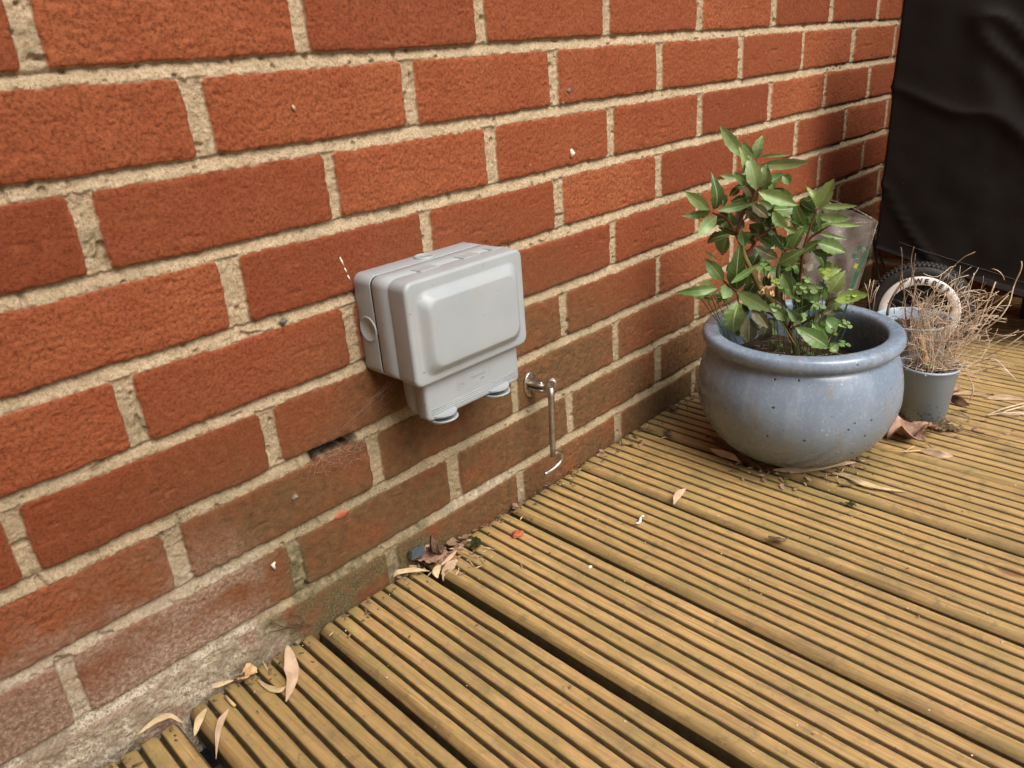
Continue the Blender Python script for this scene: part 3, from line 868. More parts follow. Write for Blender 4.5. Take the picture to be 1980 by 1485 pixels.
nursery_pot(P2, .0578, .1205, .0430, 'larger grey plastic nursery pot with torn rim, behind the small one', 'grey nursery pots', .100)

# ------------------------------------------------------------------ bay shrub
PC = (POT.x, POT.y, 0)
def cp(x, y): return (1280+x/2.97, 220+y/2.97)
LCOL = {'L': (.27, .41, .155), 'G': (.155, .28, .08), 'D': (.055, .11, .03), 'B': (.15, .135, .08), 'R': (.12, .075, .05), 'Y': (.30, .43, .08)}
def leaf(buf, P0, P1, w, kind, tilt=.3, fold=.25, bend=.10, nl=14, view=None):
    P0, P1 = Vector(P0), Vector(P1)
    ax = P1-P0; L = ax.length; ax.normalize()
    vw = (CAM-P0).normalized() if view is None else view
    side = ax.cross(vw)
    if side.length < .05: side = ax.cross(Vector((0, 0, 1)))
    side.normalize(); nr = side.cross(ax).normalized()
    side = side*math.cos(tilt)+nr*math.sin(tilt); nr = side.cross(ax).normalized()
    if nr.dot(vw) < 0: nr = -nr
    V = []; F = []; UV = []; ph = rng.uniform(0, 6); ac = (-1, -.62, -.28, 0, .28, .62, 1)
    nw = rng.uniform(5, 8); amp = rng.uniform(.0010, .0026)*min(1, w/.02)
    for i in range(nl+1):
        s = i/nl
        hw = w/2*max(0, math.sin(PI*s**.90))**.92*(1-.15*s)*1.06
        if s < .06: hw = .0006
        hw *= 1+.07*math.sin(s*nl*1.9+ph)
        c = P0+ax*(L*s)+nr*(bend*L*math.sin(PI*s)*1.0) - nr*(bend*.9*L*s*s*rng.uniform(.9, 1.1))
        for a in ac:
            e = abs(a)**1.6
            p = c+side*(hw*a*(1+.05*math.sin(s*nw*7+ph*(1 if a > 0 else 2))*e))+nr*(fold*hw*e+amp*e*math.sin(s*nw*6.3+ph+(0 if a > 0 else 2)))
            V.append(p); UV.append((s, .5+.5*a))
    m_ = len(ac)
    for i in range(nl):
        for k in range(m_-1): F.append((i*m_+k, i*m_+k+1, (i+1)*m_+k+1, (i+1)*m_+k))
    v = rng.uniform(.82, 1.2); col = LCOL[kind]
    buf.add(V, F, UV, (min(1, col[0]*v*rng.uniform(.93, 1.1)), min(1, col[1]*v), min(1, col[2]*v*rng.uniform(.85, 1.15)), 1))
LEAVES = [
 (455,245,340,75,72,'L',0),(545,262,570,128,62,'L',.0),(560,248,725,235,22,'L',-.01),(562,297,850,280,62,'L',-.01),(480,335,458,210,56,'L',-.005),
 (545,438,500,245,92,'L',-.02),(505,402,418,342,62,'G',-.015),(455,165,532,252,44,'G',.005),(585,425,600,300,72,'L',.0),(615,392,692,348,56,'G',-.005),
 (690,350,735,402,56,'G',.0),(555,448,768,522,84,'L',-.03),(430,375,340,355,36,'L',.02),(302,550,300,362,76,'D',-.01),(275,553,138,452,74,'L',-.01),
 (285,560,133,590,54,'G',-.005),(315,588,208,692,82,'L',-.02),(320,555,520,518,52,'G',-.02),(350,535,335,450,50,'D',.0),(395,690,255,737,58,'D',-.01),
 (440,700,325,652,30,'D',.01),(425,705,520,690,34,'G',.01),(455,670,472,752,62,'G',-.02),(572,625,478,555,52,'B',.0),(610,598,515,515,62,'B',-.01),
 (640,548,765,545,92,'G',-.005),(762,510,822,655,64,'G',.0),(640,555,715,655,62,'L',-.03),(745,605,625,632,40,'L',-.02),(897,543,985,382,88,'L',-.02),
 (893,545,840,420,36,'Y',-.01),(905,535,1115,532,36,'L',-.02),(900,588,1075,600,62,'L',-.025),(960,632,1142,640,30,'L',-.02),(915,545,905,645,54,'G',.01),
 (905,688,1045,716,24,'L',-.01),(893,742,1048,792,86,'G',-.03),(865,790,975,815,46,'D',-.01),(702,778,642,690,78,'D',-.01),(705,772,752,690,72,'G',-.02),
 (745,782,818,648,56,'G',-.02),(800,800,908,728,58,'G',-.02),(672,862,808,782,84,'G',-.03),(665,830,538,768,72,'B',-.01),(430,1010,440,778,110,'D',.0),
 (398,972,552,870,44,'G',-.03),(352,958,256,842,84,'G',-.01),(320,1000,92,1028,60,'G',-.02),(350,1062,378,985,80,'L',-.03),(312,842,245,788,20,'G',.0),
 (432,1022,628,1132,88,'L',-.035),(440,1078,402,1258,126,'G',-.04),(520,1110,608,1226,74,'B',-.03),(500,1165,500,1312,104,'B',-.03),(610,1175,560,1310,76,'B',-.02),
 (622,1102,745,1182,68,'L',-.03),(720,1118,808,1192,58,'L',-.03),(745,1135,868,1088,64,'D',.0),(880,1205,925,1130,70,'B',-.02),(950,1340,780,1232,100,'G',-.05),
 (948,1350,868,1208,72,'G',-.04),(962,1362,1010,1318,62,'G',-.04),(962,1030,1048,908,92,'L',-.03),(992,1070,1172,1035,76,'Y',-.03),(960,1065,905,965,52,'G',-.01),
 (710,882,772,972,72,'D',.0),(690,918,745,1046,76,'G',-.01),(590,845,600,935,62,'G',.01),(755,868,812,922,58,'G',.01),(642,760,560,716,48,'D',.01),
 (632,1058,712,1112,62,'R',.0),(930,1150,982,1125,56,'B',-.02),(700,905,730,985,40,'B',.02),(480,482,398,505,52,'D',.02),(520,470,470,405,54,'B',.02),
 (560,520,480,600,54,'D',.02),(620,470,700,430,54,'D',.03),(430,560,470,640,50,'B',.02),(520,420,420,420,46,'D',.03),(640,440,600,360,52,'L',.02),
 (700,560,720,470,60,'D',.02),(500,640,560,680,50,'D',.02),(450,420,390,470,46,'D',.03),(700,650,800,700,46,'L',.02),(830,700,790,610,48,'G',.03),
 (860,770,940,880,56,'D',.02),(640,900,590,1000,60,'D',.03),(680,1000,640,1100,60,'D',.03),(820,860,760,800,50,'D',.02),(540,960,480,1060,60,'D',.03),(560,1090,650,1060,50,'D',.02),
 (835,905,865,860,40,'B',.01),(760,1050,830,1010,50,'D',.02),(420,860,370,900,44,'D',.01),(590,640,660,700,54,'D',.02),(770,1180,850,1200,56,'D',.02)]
STEMS = [  # poly-lines (crop units), radius, depth
 ([(775,1352),(735,1240),(690,1175),(640,1090),(560,1000),(520,910),(478,830),(455,750),(430,690)], .0048, .003, 'bark', 0),
 ([(430,695),(400,640),(365,592),(290,568)], .0022, .0014, 'redstem', 0),
 ([(430,690),(450,600),(500,520),(545,440),(545,350),(540,262)], .0026, .0013, 'redstem', 0),
 ([(545,440),(600,400),(615,390)], .0016, .0012, 'redstem', 0),
 ([(520,730),(575,700),(638,650)], .0022, .0014, 'redstem', 0),
 ([(480,830),(520,760),(540,725)], .0026, .0020, 'redstem', 0),
 ([(690,1175),(665,1050),(660,900),(700,790),(705,770)], .0030, .0016, 'bark', .01),
 ([(720,1230),(800,1100),(790,950),(812,780),(850,650),(893,543)], .0028, .0013, 'redstem', .0),
 ([(812,770),(850,710),(915,670),(965,640)], .0020, .0010, 'redstem', 0),
 ([(700,790),(760,760),(800,790)], .0018, .0012, 'redstem', 0),
 ([(680,1180),(600,1130),(520,1105),(430,1028),(352,958)], .0022, .0012, 'redstem', -.01),
 ([(430,1028),(440,1080)], .0010, .0010, 'redstem', -.02),
 ([(740,1240),(850,1180),(935,1130),(968,1040)], .0020, .0011, 'redstem', -.01),
 ([(770,1340),(690,1200),(655,1150)], .0011, .0008, 'twig', -.03),
 ([(945,1350),(960,1290),(1000,1240)], .0012, .0010, 'bark', -.03)]
def build_bay():
    base = near(*cp(775, 1352), PC)
    base = Vector((POT.x-.006, POT.y-.012, .128))
    t = empty('bay_shrub', base, 'young bay laurel with wavy-edged green leaves growing in the blue planter', 'shrub')
    trunk = Buf(); red = Buf()
    for pts, r0, r1, mat, off in STEMS:
        P = [near(*cp(x, y), PC, off+.004*math.sin(i*1.7)) for i, (x, y) in enumerate(pts)]
        if len(pts) > 8: P[0] = Vector((P[0].x, P[0].y, P[0].z)); P.insert(0, P[0]-Vector((0, 0, .05)))
        n = len(P); rs = [r0+(r1-r0)*i/(n-1) for i in range(n)]
        S = []; Rr = []
        for i in range(n-1):
            for q in range(4): S.append(P[i].lerp(P[i+1], q/4)+Vector([rng.uniform(-1, 1)*.0006 for _ in range(3)])); Rr.append(rs[i]+(rs[i+1]-rs[i])*q/4)
        S.append(P[-1]); Rr.append(rs[-1])
        for _ in range(2): S = [S[0]]+[(S[i-1]+S[i]*2+S[i+1])/4 for i in range(1, len(S)-1)]+[S[-1]]
        (trunk if mat != 'redstem' else red).tube(S, Rr, 8)
    # short leaf stalks
    lf = Buf()
    for bx, by, tx, ty, w, k, off in LEAVES:
        o2 = off+rng.uniform(-.022, .022); off = off+rng.uniform(-.006, .006)
        A = near(*cp(bx, by), PC, off); B = near(*cp(tx, ty), PC, o2)
        d = (A-CAM).length
        wm = w/2.97/FPX*d*.92; B = A+(B-A)*1.06
        tilt = rng.uniform(-.45, .45); wm /= math.cos(tilt)
        leaf(lf, A, B, wm, k, tilt, rng.uniform(.15, .65), rng.uniform(-.14, .22))
    # hidden inner leaves fill the heart of the bush
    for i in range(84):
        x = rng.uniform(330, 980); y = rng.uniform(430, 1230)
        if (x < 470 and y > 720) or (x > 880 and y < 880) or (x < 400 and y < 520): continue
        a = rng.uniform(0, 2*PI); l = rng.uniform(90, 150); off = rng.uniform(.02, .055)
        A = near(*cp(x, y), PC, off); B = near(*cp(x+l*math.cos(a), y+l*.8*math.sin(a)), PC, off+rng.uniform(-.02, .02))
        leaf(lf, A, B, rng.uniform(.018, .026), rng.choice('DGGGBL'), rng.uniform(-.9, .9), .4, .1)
    trunk.build('trunk', M['bark'], t)
    red.build('stems', M['redstem'], t)
    lf.build('foliage', M['leaf'], t, True, 'lc')
    # dried flower heads
    fl = Buf()
    for x, y in ((590, 1022), (575, 1030), (630, 1042), (618, 945), (600, 1015)):
        c = near(*cp(x, y), PC, -.035)
        for q in range(4):
            e = c+Vector([rng.uniform(-1, 1)*.0035 for _ in range(3)])
            leaf(fl, c, e+Vector((0, 0, .004)), .005, 'B', rng.uniform(-1, 1), .4, .2, 5)
    fl.build('dry_flower', M['stick'], t)
build_bay()

def clover(c, s, kind, buf, n=3, view=None):
    c = Vector(c)
    up = Vector((rng.uniform(-.3, .3)-.25, rng.uniform(-.3, .3)-.3, 1)).normalized(); a = up.orthogonal().normalized(); b = up.cross(a)
    ph = rng.uniform(0, 6)
    for k in range(n):
        q = ph+2*PI*k/n; d = a*math.cos(q)+b*math.sin(q)
        V = [c]; 
        for i in range(9):
            t_ = -1+2*i/8; rr = s*(1-.25*abs(t_)**2 - .10*math.exp(-(t_/.2)**2)); e = math.cos(t_*.85)*rr; f = math.sin(t_*.85)*rr
            V.append(c+d*e+up.cross(d)*f*.85+up*(.15*s*abs(t_)-.1*s))
        col = LCOL[kind]; v = rng.uniform(.85, 1.2)
        buf.add(V, [(0, i, i+1) for i in range(1, 9)], [(.5, .2)]*len(V), (col[0]*v, col[1]*v, col[2]*v, 1))
def build_weeds():
    spots = [ (810,985,.011,'L'),(835,950,.010,'L'),(880,1000,.012,'L'),(800,1015,.010,'L'),(935,900,.010,'Y'),(935,930,.009,'Y'),(990,925,.008,'Y'),(1085,1030,.010,'Y'),(1075,1045,.009,'Y'),
              (655,960,.008,'Y'),(650,975,.008,'Y'),(255,968,.010,'G'),(250,1050,.012,'G'),(215,1050,.012,'G'),(290,1035,.011,'G'),(350,1030,.010,'L'),(345,1060,.011,'G'),
              (1040,1205,.009,'L'),(1055,1195,.007,'L'),(1065,1215,.008,'L'),(1045,1320,.011,'G'),(980,1250,.009,'G'),(740,880,.010,'G'),(585,880,.012,'G'),(700,1000,.01,'G'),(770,1060,.009,'G'),(880,1090,.009,'L'),(905,1105,.010,'L'),(650,1110,.010,'L')]
    base = Vector((POT.x, POT.y, .13))
    t = empty('clover', base, 'low three-leaved clover weeds with thin stalks under the bay shrub', 'weeds')
    lf = Buf(); st = Buf()
    for x, y, s, k in spots:
        off = -.03 if x > 500 else -.01
        if x > 960: off = -.02
        c = near(*cp(x, y), PC, off)
        clover(c, s*.9, k, lf)
        b0 = Vector((POT.x+(c.x-POT.x)*.6, POT.y+(c.y-POT.y)*.6, .128))
        d_ = math.hypot(b0.x-POT.x, b0.y-POT.y)
        if d_ > .1: b0 = Vector((POT.x+(b0.x-POT.x)*.1/d_, POT.y+(b0.y-POT.y)*.1/d_, .128))
        mdl = b0.lerp(c, .5)+Vector((rng.uniform(-.008, .008), rng.uniform(-.008, .008), .01))
        st.tube([b0, b0.lerp(mdl, .5)+Vector((0, 0, .004)), mdl, mdl.lerp(c, .6), c], [.0006]*5, 4, (.10, .17, .05, 1))
    for i in range(60):
        a = rng.uniform(0, 2*PI); r = rng.uniform(.02, .1); c = Vector((POT.x+r*math.cos(a), POT.y+r*math.sin(a), .130+rng.uniform(0, .012)))
        if rng.random() < .45: clover(c, rng.uniform(.004, .007), rng.choice('GLDG'), lf)
    lf.build('leaves', M['leaf'], t, True, 'lc'); st.build('stalks', M['leaf'], t, True, 'lc')
build_weeds()

# twigs and litter on the soil of the planter
def build_soil_litter():
    b = Buf()
    for i in range(46):
        a = rng.uniform(0, 2*PI); r = rng.uniform(.0, .10); c = Vector((POT.x+r*math.cos(a), POT.y+r*math.sin(a), .134+rng.uniform(0, .006)))
        q = rng.uniform(0, 2*PI); l = rng.uniform(.01, .035); d = Vector((math.cos(q), math.sin(q), rng.uniform(-.15, .15)))*l
        b.tube([c-d, c+Vector((0, 0, .002)), c+d], .0006, 4)
    o = b.build('twig_litter', M['twig'], None); set_origin(o, (POT.x, POT.y, .13))
    tag(o, 'scatter of fine dead twigs lying on the soil inside the blue planter', 'twigs', kind='stuff')
build_soil_litter()

# ------------------------------------------------------------------ clear plastic sleeve behind the planter
def build_sleeve():
    P = (1.0, -.155, 0)
    def at(u, v, o=0): return near(u, v, P, o)
    t = empty('plastic_sleeve', (1.0, -.155, 0), 'crumpled clear plastic plant sleeve with green print, standing behind the planter', 'plastic bag')
    TLf, TRf, BRf, BLf = at(1530, 396, -.01), at(1697, 428, -.01), at(1634, 640, 0), at(1560, 640, 0)
    TLb, TRb, BRb, BLb = at(1560, 374, .05), at(1690, 424, .02), at(1634, 640, .01), at(1560, 640, .02)
    def sheet(a, b_, c, d, name, amp, n=26):
        V = []; F = []
        nr = (b_-a).cross(d-a).normalized()
        for i in range(n+1):
            for j in range(n+1):
                s, w = i/n, j/n
                p = (a.lerp(b_, s)).lerp(d.lerp(c, s), w)
                k = math.sin(PI*s)
                p = p+nr*amp*k*(math.sin(w*7+s*9)*.5+math.sin(s*21+w*5)*.25+.3*math.sin(w*16-s*11))
                V.append(p)
        for i in range(n):
            for j in range(n): F.append((i*(n+1)+j, (i+1)*(n+1)+j, (i+1)*(n+1)+j+1, i*(n+1)+j+1))
        return mobj(name, V, F, M['film'], t)
    sheet(TLf, TRf, BRf, BLf, 'front_film', .006)
    sheet(TLb, TRb, BRb, BLb, 'back_film', .008)
    # folded rim and right seam
    b = Buf(); b.tube([at(1560, 374, .045), at(1600, 384, .03), at(1650, 402, .01), at(1697, 428, -.010)], .0005, 6)
    b.tube([at(1697, 428, -.0105), at(1670, 520, -.006), at(1634, 640, 0)], .0005, 6)
    b.tube([at(1575, 420, -.012), at(1640, 432, -.012), at(1697, 428, -.0105)], .0003, 5)
    b.build('fold', M['film'], t)
    def blob(pts, mat, name, o=-.017):
        V = [at(u, v, o) for u, v in pts]; c = sum(V, Vector())/len(V); V2 = [c]+V; n = len(V)
        return mobj(name, V2, [(0, 1+i, 1+(i+1) % n) for i in range(n)], M[mat], t, False)
    blob([(1680,474),(1672,480),(1661,508),(1652,530),(1644,558),(1650,556),(1662,528),(1672,500)], 'greenprint', 'print_band')
    blob([(1652,489),(1656,491),(1656,497),(1652,501),(1647,499),(1646,493)], 'greenprint', 'print_dot')
    blob([(1660,474),(1668,476),(1664,486),(1656,484)], 'greenprint', 'print_leaf')
    blob([(1654,509),(1661,511),(1658,521),(1650,517)], 'yellowprint', 'print_sun')
    blob([(1660,519),(1662,520),(1659,529),(1656,527)], 'yellowprint', 'print_sun')
    for k in range(14):
        x = 1657+rng.uniform(0, 16); y = 478+rng.uniform(0, 22)
        if (x-1657)+(y-478)*.6 > 22: continue
        blob([(x, y), (x+2.2, y+.6), (x+1.6, y+2.4), (x-.4, y+1.6)], 'whiteprint', 'print_speck', -.0175)
build_sleeve()

# ------------------------------------------------------------------ covered barbecue
def build_bbq():
    t = empty('covered_barbecue', (1.40, -.55, 0), 'barbecue under a creased black vinyl cover, one wheel showing below the hem', 'barbecue')
    A, B, C_, D = Vector((1.305, -.137)), Vector((1.548, -1.145)), Vector((1.69, -1.15)), Vector((1.60, -.26))
    loop = []
    def seg(p, q, n):
        for i in range(n): loop.append(p.lerp(q, i/n))
    def corner(p0, p, p1, r, n=7):
        a = p+(p0-p).normalized()*r; b = p+(p1-p).normalized()*r; return a, b, [((1-s)**2)*a+2*s*(1-s)*p+s*s*b for s in [i/n for i in range(n)]]
    cs = [corner(D, A, B, .008), corner(A, B, C_, .03), corner(B, C_, D, .03), corner(C_, D, A, .03)]
    for i in range(4):
        loop += cs[i][2]
        p, q = cs[i][1], cs[(i+1) % 4][0]; n = max(8, int((q-p).length/.011)); seg(p, q, n)
    n = len(loop); ctr = sum(loop, Vector((0, 0)))/n
    P = np.array([(p.x, p.y) for p in loop])
    dirv = (B-A).normalized()
    s = (P-np.array(A))@np.array(dirv)                 # distance along the front
    nx = np.roll(P, -1, 0)-np.roll(P, 1, 0); nx /= np.linalg.norm(nx, axis=1)[:, None]
    N = np.stack([-nx[:, 1], nx[:, 0]], 1)
    if (N*(P-np.array(ctr))).sum() < 0: N = -N
    arc = np.cumsum(np.hypot(*(P-np.roll(P, 1, 0)).T))
    hem = np.interp(s, [0, .0625, .25, .5, 1.0], [.180, .1596, .105, .095, .10])
    hs = np.where(np.abs(P[:, 0]-(A.x+(P[:, 1]-A.y)/(B.y-A.y)*(B.x-A.x))) < .05, hem, .15)
    rows = [-.004, 0, .004] + list(np.linspace(.012, 1, 110))
    V = []; m_ = len(rows); ztop = .635
    for i, w in enumerate(rows):
        for k in range(n):
            z = hs[k]+(ztop-hs[k])*max(w, 0)
            f = .013*fbm(np.array([arc[k]/.21+z*1.1]), np.array([z/.45-arc[k]*.6]), 1, 3)[0]
            ridge = 1-abs(fbm(np.array([arc[k]/.12+z*4.5]), np.array([z/.14+arc[k]*3]), 4, 2)[0])*2
            f += .013*max(0, ridge)**4 + .0035*fbm(np.array([arc[k]/.035]), np.array([z/.05]), 2, 2)[0]
            f *= min(1, .35+3*abs(s[k])) if s[k] < .25 else 1
            f += .003 if i < 3 and i > 0 else 0
            inn = -.004 if i == 0 else 0
            fl = .012*(1-min(1, max(w, 0)*2.5))
            V.append((P[k, 0]+N[k, 0]*(f+inn), P[k, 1]+N[k, 1]*(f+inn), z if i else z+.012))
    for q, hgt in ((.85, .660), (.55, .672), (.2, .676), (.01, .677)):
        for k in range(n): V.append((ctr.x+(P[k, 0]-ctr.x)*q, ctr.y+(P[k, 1]-ctr.y)*q, hgt))
    F = []
    for i in range(m_+3):
        for k in range(n): F.append((i*n+k, i*n+(k+1) % n, (i+1)*n+(k+1) % n, (i+1)*n+k))
    cv = mobj('cover', V, F, M['cover'], t)
    V = np.array(V)
    # stitched seam above the hem
    b = Buf(); ids = [k for k in range(n) if -.01 < s[k] < .95 and hs[k] != .15]
    ids.sort(key=lambda k: s[k])
    pts = []
    row5 = None
    for k in ids:
        col = V[np.arange(m_)*n+k]
        zt = hs[k]+.027-.010*s[k]
        j = int(np.argmin(np.abs(col[1:, 2]-zt)))+1
        pts.append(Vector((col[j][0]+N[k][0]*.0008, col[j][1]+N[k][1]*.0008, zt)))
    b.tube(pts, .00035, 5); b.build('seam_stitching', M['thread'], cv)
    # wheel
    c = on_z(1777, 599, .0862); K = .868; ax = Vector((CAM.x-c.x, CAM.y-c.y, .0)).normalized()
    up = Vector((0, 0, 1)); sd = up.cross(ax).normalized()          # points to the right as seen from the camera? sign fixed below
    if sd.dot(_R) < 0: sd = -sd
    def ring(r, h, m=96): return [c+ax*h+sd*(K*r*math.cos(2*PI*k/m))+up*(K*r*math.sin(2*PI*k/m)) for k in range(m)]
    wt = empty('wheel', c, None, None); wt.parent = t; wt.location = c-Vector(t.location)
    def wobj(name, buf, mat, sm=True):
        o = mobj(name, [Vector(p)-c for p in buf.v], buf.f, mat, None, sm); o.parent = wt; return o
    b = Buf(); rings = [ring(.0775, -.016)]
    for r, h in ((.0800, -.018), (.0900, -.017), (.0960, -.012), (.0985, -.006), (.0990, 0), (.0985, .006), (.0960, .012), (.0900, .0165), (.0830, .0172), (.0785, .0160), (.0760, .0140)): rings.append(ring(r, h))
    b.loft(rings, True, False)
    m = 72      # tread blocks
    for k in range(m):
        for sgn in (-1, 1):
            a = 2*PI*(k+.25*sgn)/m; e = sd*math.cos(a)+up*math.sin(a); tt = -sd*math.sin(a)+up*math.cos(a)
            q0 = c+e*.0965*K+ax*(sgn*.0068); V_ = []
            for hh in (0, .0034):
                for u_, w_ in ((-1, -1), (1, -1), (1, 1), (-1, 1)): V_.append(q0+e*hh+tt*(.0027*u_+.0012*w_*sgn)+ax*(.0060*w_))
            b.add(V_, [(0, 1, 5, 4), (1, 2, 6, 5), (2, 3, 7, 6), (3, 0, 4, 7), (4, 5, 6, 7)])
    wobj('tyre', b, M['tyre'])
    b = Buf(); b.loft([ring(.0765, .0150), ring(.0762, .0178), ring(.0750, .0188), ring(.0605, .0188), ring(.0592, .0178), ring(.0590, .010)], False, False)
    wobj('rim_ring', b, M['ring'])
    b = Buf(); b.loft([ring(.0595, -.010), ring(.0595, .006), ring(.040, .003), ring(.018, .004), ring(.016, .013), ring(.010, .016), ring(.001, .016)], True, True)
    for k in range(10):
        a = 2*PI*k/10+.2; e = sd*math.cos(a)+up*math.sin(a); b.tube([c+e*.014+ax*.008, c+e*.052+ax*.009], .0026, 6)
    wobj('hub', b, M['blackplastic'])
    b = Buf(); b.tube([c-ax*.016, c-ax*.10], .006, 8); wobj('axle', b, M['blackplastic'])
    # lettering round the ring
    for ch, deg in zip('WEBER', (97, 84.5, 72, 60, 48)):
        cu = bpy.data.curves.new('letter', 'FONT'); cu.body = ch; cu.size = .0128; cu.extrude = .0003; cu.align_x = 'CENTER'; cu.align_y = 'CENTER'; cu.offset = .0003
        o = bpy.data.objects.new('letter', cu); sc.collection.objects.link(o)
        dg = bpy.context.evaluated_depsgraph_get(); me = bpy.data.meshes.new_from_object(o.evaluated_get(dg)); bpy.data.objects.remove(o)
        me.materials.clear(); me.materials.append(M['letter'])
        a = R(deg); e = sd*math.cos(a)+up*math.sin(a); tn = sd*math.sin(a)-up*math.cos(a)
        Mx = Matrix(((tn.x, e.x, ax.x, 0), (tn.y, e.y, ax.y, 0), (tn.z, e.z, ax.z, 0), (0, 0, 0, 1)))
        if Mx.to_3x3().determinant() < 0: pass
        me.transform(Matrix.Translation(e*.0586+ax*.0192) @ Mx)
        o = bpy.data.objects.new('letter', me); sc.collection.objects.link(o); o.parent = wt
    # gas hose and leg behind the hem
    Q = (1.245, -.175, 0)
    b = Buf(); b.tube([near(1688, 455, Q, .10), near(1692, 490, Q, .10), near(1696, 515, Q, .10), near(1703, 556, Q, .09), near(1706, 590, Q, .08)], .0026, 8); b.build('hose', M['blackplastic'], t)
    b = Buf(); b.tube([near(1693, 465, Q, .10), near(1700, 492, Q, .10), near(1710, 518, Q, .10), near(1722, 540, Q, .10), near(1730, 560, Q, .10)], .0026, 8); b.build('hose', M['blackplastic'], t)
    b = Buf()
    b.box((1.46, -.95, .15), (1.64, -.34, .17)); b.build('bottom_shelf', M['blackplastic'], t, False)
    for x, y in ((1.58, -.36), (1.64, -.95), (1.56, -1.05)):
        b = Buf(); b.box((x-.015, y-.015, .0), (x+.015, y+.015, .15)); b.build('leg', M['blackplastic'], t, False)
build_bbq()

# ------------------------------------------------------------------ dried plants
def smooth_pts(S, k=2):
    for _ in range(k): S = [S[0]]+[(S[i-1]+S[i]*2+S[i+1])/4 for i in range(1, len(S)-1)]+[S[-1]]
    return S
def build_dry():
    t = empty('dead_plant', (P1.x, P1.y, .08), 'tangle of dry straw-coloured stems fanning out of the small grey pot', 'dead plant')
    b = Buf(); PP = (P1.x, P1.y, 0)
    for i in range(105):
        a = rng.uniform(0, 2*PI); r = .034*math.sqrt(rng.random())
        s0 = Vector((P1.x+r*math.cos(a), P1.y+r*math.sin(a), .078))
        g = rng.random()
        if g < .62: u = rng.uniform(1760, 1905); v = rng.uniform(505, 640)-.12*(u-1760)+rng.uniform(0, 40)
        elif g < .80: u = rng.uniform(1860, 1990); v = rng.uniform(560, 700)
        elif g < .9: u = rng.uniform(1745, 1800); v = rng.uniform(560, 660)
        else: u = rng.uniform(1850, 1960); v = rng.uniform(680, 745)
        off = rng.uniform(-.05, .05)
        e = near(u, v, PP, off)
        if e.z < .02: e.z = .02
        L = (e-s0).length
        n = max(6, int(L/.014)); pts = []
        bow = Vector((rng.uniform(-1, 1), rng.uniform(-1, 1), rng.uniform(-.4, 1.2)))*L*.17
        drift = Vector((0, 0, 0))
        for k in range(n+1):
            q = k/n; drift += Vector([rng.uniform(-1, 1)*.0024 for _ in range(3)])
            pts.append(s0.lerp(e, q)+bow*math.sin(PI*q)+drift*min(1, q*3))
        pts = smooth_pts(pts, 1)
        r0 = rng.uniform(.00035, .00075)
        b.tube(pts, [r0*(1-.5*k/n) for k in range(n+1)], 4)
        # side shoots
        for _ in range(rng.choice((0, 1, 1, 2, 3))):
            k = rng.randint(n//2, n-1); d = (pts[k]-pts[k-1]).normalized()
            sdv = (d+Vector([rng.uniform(-1, 1)*.9 for _ in range(3)])).normalized(); l = rng.uniform(.012, .035)
            c1 = pts[k]+sdv*l*.5+Vector([rng.uniform(-1, 1)*.002 for _ in range(3)])
            b.tube([pts[k], c1, c1+(sdv+Vector([rng.uniform(-1, 1)*.7 for _ in range(3)])).normalized()*l*.5], [r0*.7, r0*.6, r0*.5], 4)
    for i in range(85):
        u = rng.gauss(1835, 48); v = rng.gauss(618, 42)-.10*(u-1835)
        c = near(u, v, PP, rng.uniform(-.05, .05)); c.z = max(c.z, .03)
        d = Vector((rng.uniform(-.2, .8), rng.uniform(-.9, .2), rng.uniform(-.5, 1))).normalized()*rng.uniform(.012, .04)
        pts = [c-d]; q = Vector([rng.uniform(-1, 1) for _ in range(3)])*.012
        for k in range(1, 7): pts.append(c-d+d*(2*k/6)+q*math.sin(PI*k/6*rng.uniform(.8, 1.3)))
        r0 = rng.uniform(.00035, .0006); b.tube(smooth_pts(pts, 1), r0, 4)
    # short tangle on the soil
    for i in range(70):
        a = rng.uniform(0, 2*PI); r = .03*math.sqrt(rng.random()); c = Vector((P1.x+r*math.cos(a), P1.y+r*math.sin(a), .081+rng.uniform(0, .014)))
        q = rng.uniform(0, 2*PI); l = rng.uniform(.01, .026); d = Vector((math.cos(q), math.sin(q), rng.uniform(-.2, .5)))*l
        b.tube([c-d*.6, c+Vector((0, 0, .004)), c+d], .0006, 4)
    b.build('stems', M['dry'], t)
    b = Buf()
    for pl in ([(1752,690),(1790,690),(1880,660),(1922,598),(1950,570)], [(1835,690),(1880,650),(1930,620),(1952,590),(1962,548),(1976,520),(1975,505)], [(1860,712),(1905,690),(1945,672),(1990,640)], [(1868,727),(1900,716),(1935,707),(1965,735)], [(1812,722),(1870,722),(1884,750),(1876,775)], [(1865,712),(1890,700),(1922,690),(1955,725)], [(1820,700),(1860,640),(1905,600),(1925,545)]):
        pts = []
        for i, (u, v) in enumerate(pl):
            p = near(u, v, PP, -.01+.01*math.sin(i*2)); p.z = max(p.z, .004); pts.append(p)
        S = []
        for i in range(len(pts)-1):
            for q in range(4): S.append(pts[i].lerp(pts[i+1], q/4)+Vector([rng.uniform(-1, 1)*.0008 for _ in range(3)]))
        S.append(pts[-1]); b.tube(smooth_pts(S), .0009, 5)
    b.build('long_stems', M['dry'], t)
    # pale split stick pushed into the soil
    V = []; F = []; n = 12
    for i in range(n+1):
        s = i/n; c = near(1790-9*s+3*math.sin(s*4), 716-68*s, PP, -.012); w = .0060*(1-.35*s)+.0016*math.sin(s*9); th = .0018
        for dx, dy in ((-w, 0), (w*.2, -th), (w, 0), (0, th)): V.append(c+_R*dx-_f*dy*-1)
    for i in range(n):
        for k in range(4): F.append((i*4+k, i*4+(k+1) % 4, (i+1)*4+(k+1) % 4, (i+1)*4+k))
